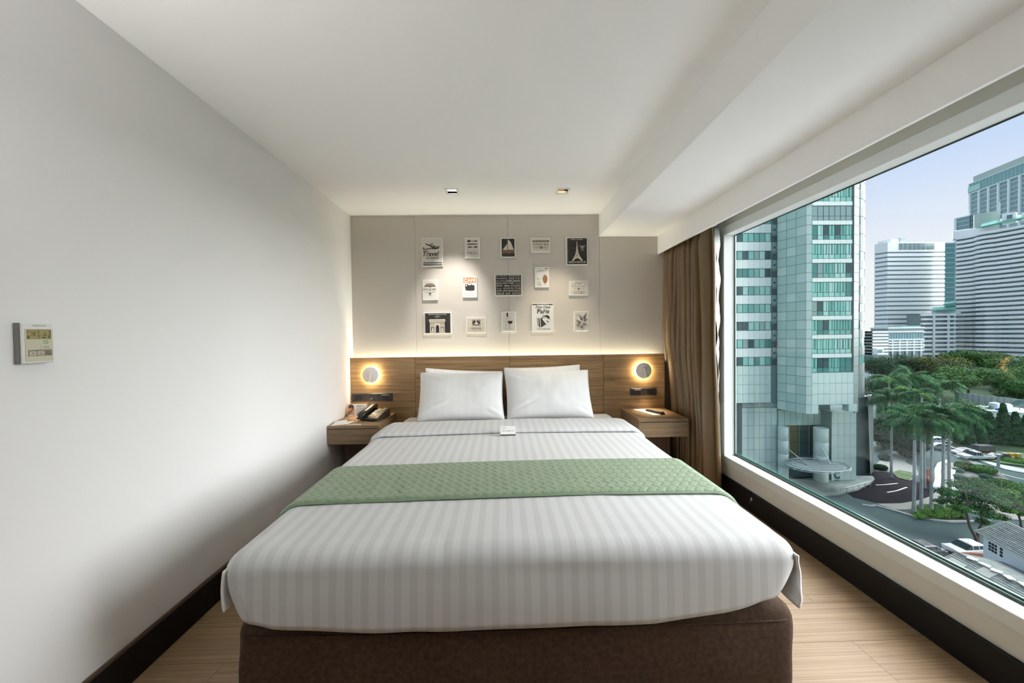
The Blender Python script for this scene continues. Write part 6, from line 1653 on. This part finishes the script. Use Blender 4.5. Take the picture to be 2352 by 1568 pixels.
# ------------------------------------------------------------------ cars
mat('car_white', (0.72, 0.76, 0.76), 0.25, coat=.6); mat('car_silver', (0.42, 0.47, 0.48), 0.25, metal=.4, coat=.5); mat('car_dark', (0.035, 0.045, 0.05), 0.25, coat=.5); mat('car_glass', (0.02, 0.035, 0.04), 0.08); mat('tyre', (0.015, 0.015, 0.016), 0.8); mat('car_yellow', (0.50, 0.30, 0.02), 0.4); mat('lamp_red', (0.4, .02, .02), .3); mat('head_lamp', (.8, .82, .8), .15)
def car(name, label, cat, px, py, rz, body, kind='sedan', L=4.6, Wd=1.8, z=0.0):
    p = at_z(px, py, GZ); t = thing(name, label, cat, (p.x, p.y, GZ + z), rz, 'cars by the garden')
    H = {'sedan': 1.45, 'pickup': 1.78, 'suv': 1.8, 'van': 1.95}[kind]; h = L / 2
    prof = {'sedan': [(-h, .35), (-h, .85), (-h * .86, .95), (-h * .45, .98), (h * .95, .80), (h, .62), (h, .32)],
            'pickup': [(-h, .5), (-h, 1.05), (-h * .25, 1.08), (h * .45, 1.08), (h * .94, 1.0), (h, .8), (h, .42)],
            'suv': [(-h, .45), (-h, 1.02), (-h * .9, 1.08), (h * .42, 1.08), (h * .94, .98), (h, .78), (h, .42)],
            'van': [(-h, .42), (-h, 1.1), (h * .55, 1.12), (h * .95, .98), (h, .75), (h, .40)]}[kind]
    n = len(prof); b = MB(); w_ = Wd / 2
    vs = [(x, -w_, z_) for x, z_ in prof] + [(x, w_, z_) for x, z_ in prof]
    b.add(vs, [tuple(range(n)), tuple(reversed(range(n, 2 * n)))] + [(i, i + n, (i + 1) % n + n, (i + 1) % n) for i in range(n)], M[body])
    o = b.build('body', t); bv = o.modifiers.new('bev', 'BEVEL'); bv.width = .07; bv.segments = 2
    cab = {'sedan': (-h * .78, -h * .45, h * .18, h * .52), 'pickup': (-h * .28, -h * .16, h * .18, h * .50), 'suv': (-h * .94, -h * .80, h * .12, h * .46), 'van': (-h * .97, -h * .90, h * .30, h * .62)}[kind]
    zb_2 = prof[2][1] - .04
    def frustum(nm, x0, x1, x2, x3, z0, z1, wb, wt, m):
        vs = [(x0, -wb, z0), (x3, -wb, z0), (x3, wb, z0), (x0, wb, z0), (x1, -wt, z1), (x2, -wt, z1), (x2, wt, z1), (x1, wt, z1)]
        b = MB(); b.add(vs, [(3, 2, 1, 0), (4, 5, 6, 7), (0, 1, 5, 4), (1, 2, 6, 5), (2, 3, 7, 6), (3, 0, 4, 7)], M[m]); return b.build(nm, t)
    frustum('windows', cab[0], cab[1], cab[2], cab[3], zb_2, H - .06, w_ * .95, w_ * .80, 'car_glass')
    o = frustum('roof', cab[1] - .06, cab[1] + .04, cab[2] - .04, cab[2] + .06, H - .10, H, w_ * .83, w_ * .76, body)
    for x in (cab[1] * .98, (cab[1] + cab[2]) / 2, cab[2] * .98):
        for s in (-1, 1):
            b = MB(); b.tube([(x, s * w_ * .965, zb_2), (x, s * w_ * .815, H - .06)], .035, M[body], 5); b.build('pillar', t)
    if kind == 'pickup':
        b = MB(); b.box(-h * .95, -h * .30, -w_ * .82, w_ * .82, 1.02, 1.10, M['car_dark']); b.build('load_bed', t)
    for x in (-h * .62, h * .62):
        for s in (-1, 1):
            b = MB(); b.lathe([(.18, -.12), (.33, -.11), (.34, .09), (.20, .12)], M['tyre'], 16, 'y'); wo = b.build('wheel', t, (x, s * (w_ - .10), .34))
            b = MB(); b.lathe([(0, .125 * s), (.20, .115 * s)], M['steel'], 12, 'y'); b.build('hub_cap', wo)
    for s in (-1, 1):
        b = MB(); b.box(h * .96, h + .012, s * w_ * .74 - .2, s * w_ * .74 + .2, .66, .82, M['head_lamp']); b.build('head_lamp', t)
        b = MB(); b.box(-h - .012, -h * .98, s * w_ * .8 - .12, s * w_ * .8 + .12, .70, .92, M['lamp_red']); b.build('tail_lamp', t)
    return t
car('pickup_truck', 'white double-cab pickup parked by the garden road', 'pickup truck', 2240, 1055, R_(170), 'car_white', 'pickup', 5.2, 1.85)
car('parked_car', 'silver hatchback parked left of the white pickup', 'car', 2214, 1044, R_(172), 'car_silver', 'sedan', 4.4)
car('parked_car', 'dark van parked behind the white pickup', 'car', 2248, 1042, R_(172), 'car_dark', 'van', 4.9)
car('parked_car', 'white saloon car half hidden behind the palm trunks', 'car', 2152, 1017, R_(150), 'car_white', 'sedan', 4.5)
car('parked_car', 'silver saloon car in shade beside the palm trunks', 'car', 2158, 1032, R_(150), 'car_silver', 'sedan', 4.5)
car('parked_car', 'dark saloon car parked right of the white pickup near yellow planting', 'car', 2292, 1056, R_(172), 'car_dark', 'sedan', 4.4)
car('parked_car', 'white car parked on the road beside the white house', 'car', 2224, 1271, R_(178), 'car_white', 'sedan', 4.5)
car('parked_car', 'dark car partly hidden behind the low wall by the road', 'car', 2116, 1273, R_(178), 'car_dark', 'sedan', 4.4)
# yellow machinery and barriers by the road
p = at_z(2316, 1052, GZ); yg = thing('road_barrier', 'row of yellow plastic barriers beside the far road', 'barrier', (p.x, p.y, GZ), R_(-12))
for q in range(4): b = MB(); b.box(q * 1.1 - 2.2, q * 1.1 - 1.25, -.3, .3, 0, 1.1, M['car_yellow'], .1); b.build('barrier_block', yg)
p = at_z(2293, 1072, GZ); gpo = thing('gate_post', 'pale gate post with a lamp box at the road corner', 'post', (p.x, p.y, GZ)); b = MB(); b.tube([(0, 0, 0), (0, 0, 2.4)], .22, M['kerb'], 8); b.build('post', gpo); b = MB(); b.box(-.5, .5, -.3, .3, 2.2, 2.5, M['kerb'], .04); b.build('cap', gpo)
mat('barrier_red', (0.50, 0.12, 0.07), .5)
p = at_z(2136, 1108, GZ); rb_ = thing('safety_barrier', 'orange-red safety barrier behind the palm trunks', 'barrier', (p.x, p.y, GZ), R_(20))
for q in range(3): b = MB(); b.box(q * .8 - 1.2, q * .8 - .5, -.2, .2, 0, 1.1, M['barrier_red'], .05); b.box(q * .8 - 1.0, q * .8 - .7, -.1, .1, 1.1, 2.6, M['barrier_red'], .05); b.build('barrier_block', rb_)

# ------------------------------------------------------------------ house and roofs at the lower right
mat('roof_tile', (0.17, 0.20, 0.18), 0.75, var=.3, vscale=2.2); mat('roof_tile2', (0.21, 0.235, 0.21), 0.75, var=.3, vscale=2.0); mat('roof_ridge', (0.33, 0.34, 0.29), 0.8); mat('house_white', (0.74, 0.80, 0.80), 0.7); mat('brick_red', (0.30, 0.12, 0.08), .8)
ho = thing('white_house', 'white-walled house with a grey tiled gable roof at the lower right', 'house', (0, 0, 0))
e0 = at(2249, 1222, 37.5); ev = at(2352, 1278, 33.4); ev.z = e0.z; ed = (ev - e0).normalized()
ev1 = e0 + ed * 9.0
r0 = at(2313, 1199, 36.65); r1 = r0 + ed * 8.5
fh_ = Face((e0.x + .25, e0.y - .15), (ev1.x + .25, ev1.y), ho)
fh_.box('wall', 'house_white', 0, fh_.L, GZ, e0.z - .02, -.3, 0)
b = MB(); g0 = Vector((fh_.p0.x, fh_.p0.y)); g1 = g0 + Vector((-ed.y, ed.x)) * 5.0
b.prism([(g0.x, g0.y), (g1.x, g1.y), (g1.x + .1, g1.y - .3), (g0.x + .1, g0.y - .3)], GZ, e0.z - .02, M['house_white']); b.build('end_wall', ho)
zt_2, zb_3 = e0.z - .42, e0.z - 1.5
for q, (ua, ub) in enumerate(((.55, 1.55), (1.66, 2.1))):
    wf = fh_.box('window', 'far_white', ua, ub, zb_3, zt_2, 0, .06)
    nc = 3 if q == 0 else 1
    for c_ in range(nc):
        for r in range(3):
            du = (ub - ua - .10) / nc; dz = (zt_2 - zb_3 - .12) / 3
            fh_.box('window_pane', 'car_glass', ua + .05 + c_ * du + .03, ua + .05 + (c_ + 1) * du - .03, zb_3 + .06 + r * dz + .03, zb_3 + .06 + (r + 1) * dz - .03, .06, .08)
def tiled_slope(parent, a0, a1, c0, c1, rows, m, name='tile_course', cols=0, mm=None):
    "roof slope between eave a0-a1 and ridge c0-c1, laid as overlapping tile courses"
    n_ = (a1 - a0).cross(c0 - a0).normalized(); n_ = n_ if n_.z > 0 else -n_
    for r in range(rows):
        t0, t1 = r / rows, (r + 1.12) / rows
        p = [a0.lerp(c0, t0), a1.lerp(c1, t0), a1.lerp(c1, min(1, t1)), a0.lerp(c0, min(1, t1))]
        b = MB(); nc_ = max(1, cols); top0 = []; top1 = []
        vs = []
        for i in range(nc_ + 1):
            wv = (.03 if i % 2 else 0) if cols else 0
            vs += [p[0].lerp(p[1], i / nc_) + n_ * (.07 + wv), p[3].lerp(p[2], i / nc_) + n_ * (.01 + wv), p[0].lerp(p[1], i / nc_) - n_ * .03]
        fs = []
        for i in range(nc_):
            k = i * 3; fs.append((k, k + 3, k + 4, k + 1)); fs.append((k + 2, k + 5, k + 3, k))
        b.add(vs, fs, M[m if r % 2 else (mm or m)]); b.build(name, parent)
tiled_slope(ho, e0 + Vector((-.15, .2, -.05)), ev1 + Vector((-.15, 0, -.05)), r0 + Vector((0, .2, 0)), r1, 13, 'roof_tile', cols=64, mm='roof_tile2')
eb = r0 + (r0 - e0); eb.z = e0.z; evb = eb + (r1 - r0)
tiled_slope(ho, eb, evb, r0, r1, 10, 'roof_tile', cols=40)
b = MB(); b.tube([r0, r1], .12, M['roof_ridge'], 8); b.build('ridge', ho); b = MB(); b.tube([e0 + Vector((-.15, .2, .02)), r0], .09, M['roof_ridge'], 8); b.build('verge', ho)
# lower roof in front
lr = thing('tiled_roof', 'low weathered tiled roof below the white house, patched with pale sheets', 'roof', (0, 0, 0))
c0 = at(2196, 1268, 35.0); c1 = Vector((c0.x - .9, 22.0, c0.z))
a0 = c0 + Vector((-3.4, 0, -1.35)); a1 = c1 + Vector((-3.4, 0, -1.35)); d0 = c0 + Vector((4.6, 0, -1.1)); d1 = c1 + Vector((4.9, 0, -1.1))
tiled_slope(lr, a1, a0, c1, c0, 15, 'roof_tile', cols=90, mm='roof_tile2')
tiled_slope(lr, d0, d1, c0, c1, 14, 'roof_tile2', cols=90, mm='roof_tile')
b = MB(); rg = random.Random(3); P = [c0.lerp(c1, q / 26) + Vector((0, 0, .06 + rg.uniform(0, .06))) for q in range(27)]; b.tube(P, [rg.uniform(.07, .13) for q in P], M['roof_ridge'], 7); b.build('ridge', lr)
b = MB(); b.prism([(a0.x + .3, a0.y - .2), (d0.x - .3, d0.y - .2), (d1.x - .3, d1.y), (a1.x + .3, a1.y)], GZ, a0.z - .12, M['house_white']); b.build('wall', lr)
for q in range(5):
    t_ = .10 + q * .07; p = c0.lerp(c1, t_); b = MB(); b.box(-.22, .22, -.3, .3, 0, .06, M['far_white']); b.build('ridge_patch', lr, (p.x + rg.uniform(-.1, .1), p.y, p.z + .14), (0, rg.uniform(-.1, .1), rg.uniform(-.5, .5)))
def patch(s0, s1, t0, t1):
    q = [a0.lerp(a1, s0).lerp(c0.lerp(c1, s0), t0), a0.lerp(a1, s1).lerp(c0.lerp(c1, s1), t0), a0.lerp(a1, s1).lerp(c0.lerp(c1, s1), t1), a0.lerp(a1, s0).lerp(c0.lerp(c1, s0), t1)]
    b = MB(); up = Vector((0, 0, .13)); b.add([v + up for v in q] + [v + up * .5 for v in q], [(0, 1, 2, 3), (0, 1, 5, 4), (1, 2, 6, 5), (2, 3, 7, 6), (3, 0, 4, 7)], M['roof_ridge']); b.build('patch_sheet', lr)
patch(.03, .13, .35, .75); patch(.18, .26, .70, .95)
# low street wall with a white coping
sw = thing('street_wall', 'low street wall with white coping between the road and the tiled roof', 'wall', (0, 0, 0))
s0, s1 = at(2090, 1258, 44.6), at(2262, 1262, 43.6); f = Face((s0.x, s0.y), (s1.x, s1.y), sw)
f.box('wall', 'tile_teal_dark', 0, f.L, GZ, s0.z - .15, -.2, 0); f.box('coping', 'far_white', -.1, f.L, s0.z - .15, s0.z, -.28, .08)
for q in range(6): f.box('pilaster', 'concrete_warm', f.L * q / 6, f.L * q / 6 + .25, GZ, s0.z - .15, 0, .06)
p = at(2250, 1272, 42.6); b = MB(); b.box(-1.6, 1.6, -.12, .12, 0, .5, M['brick_red']); b.build('brick_wall_end', sw, (p.x - 1.2, p.y, p.z - .3), (0, 0, -.2))
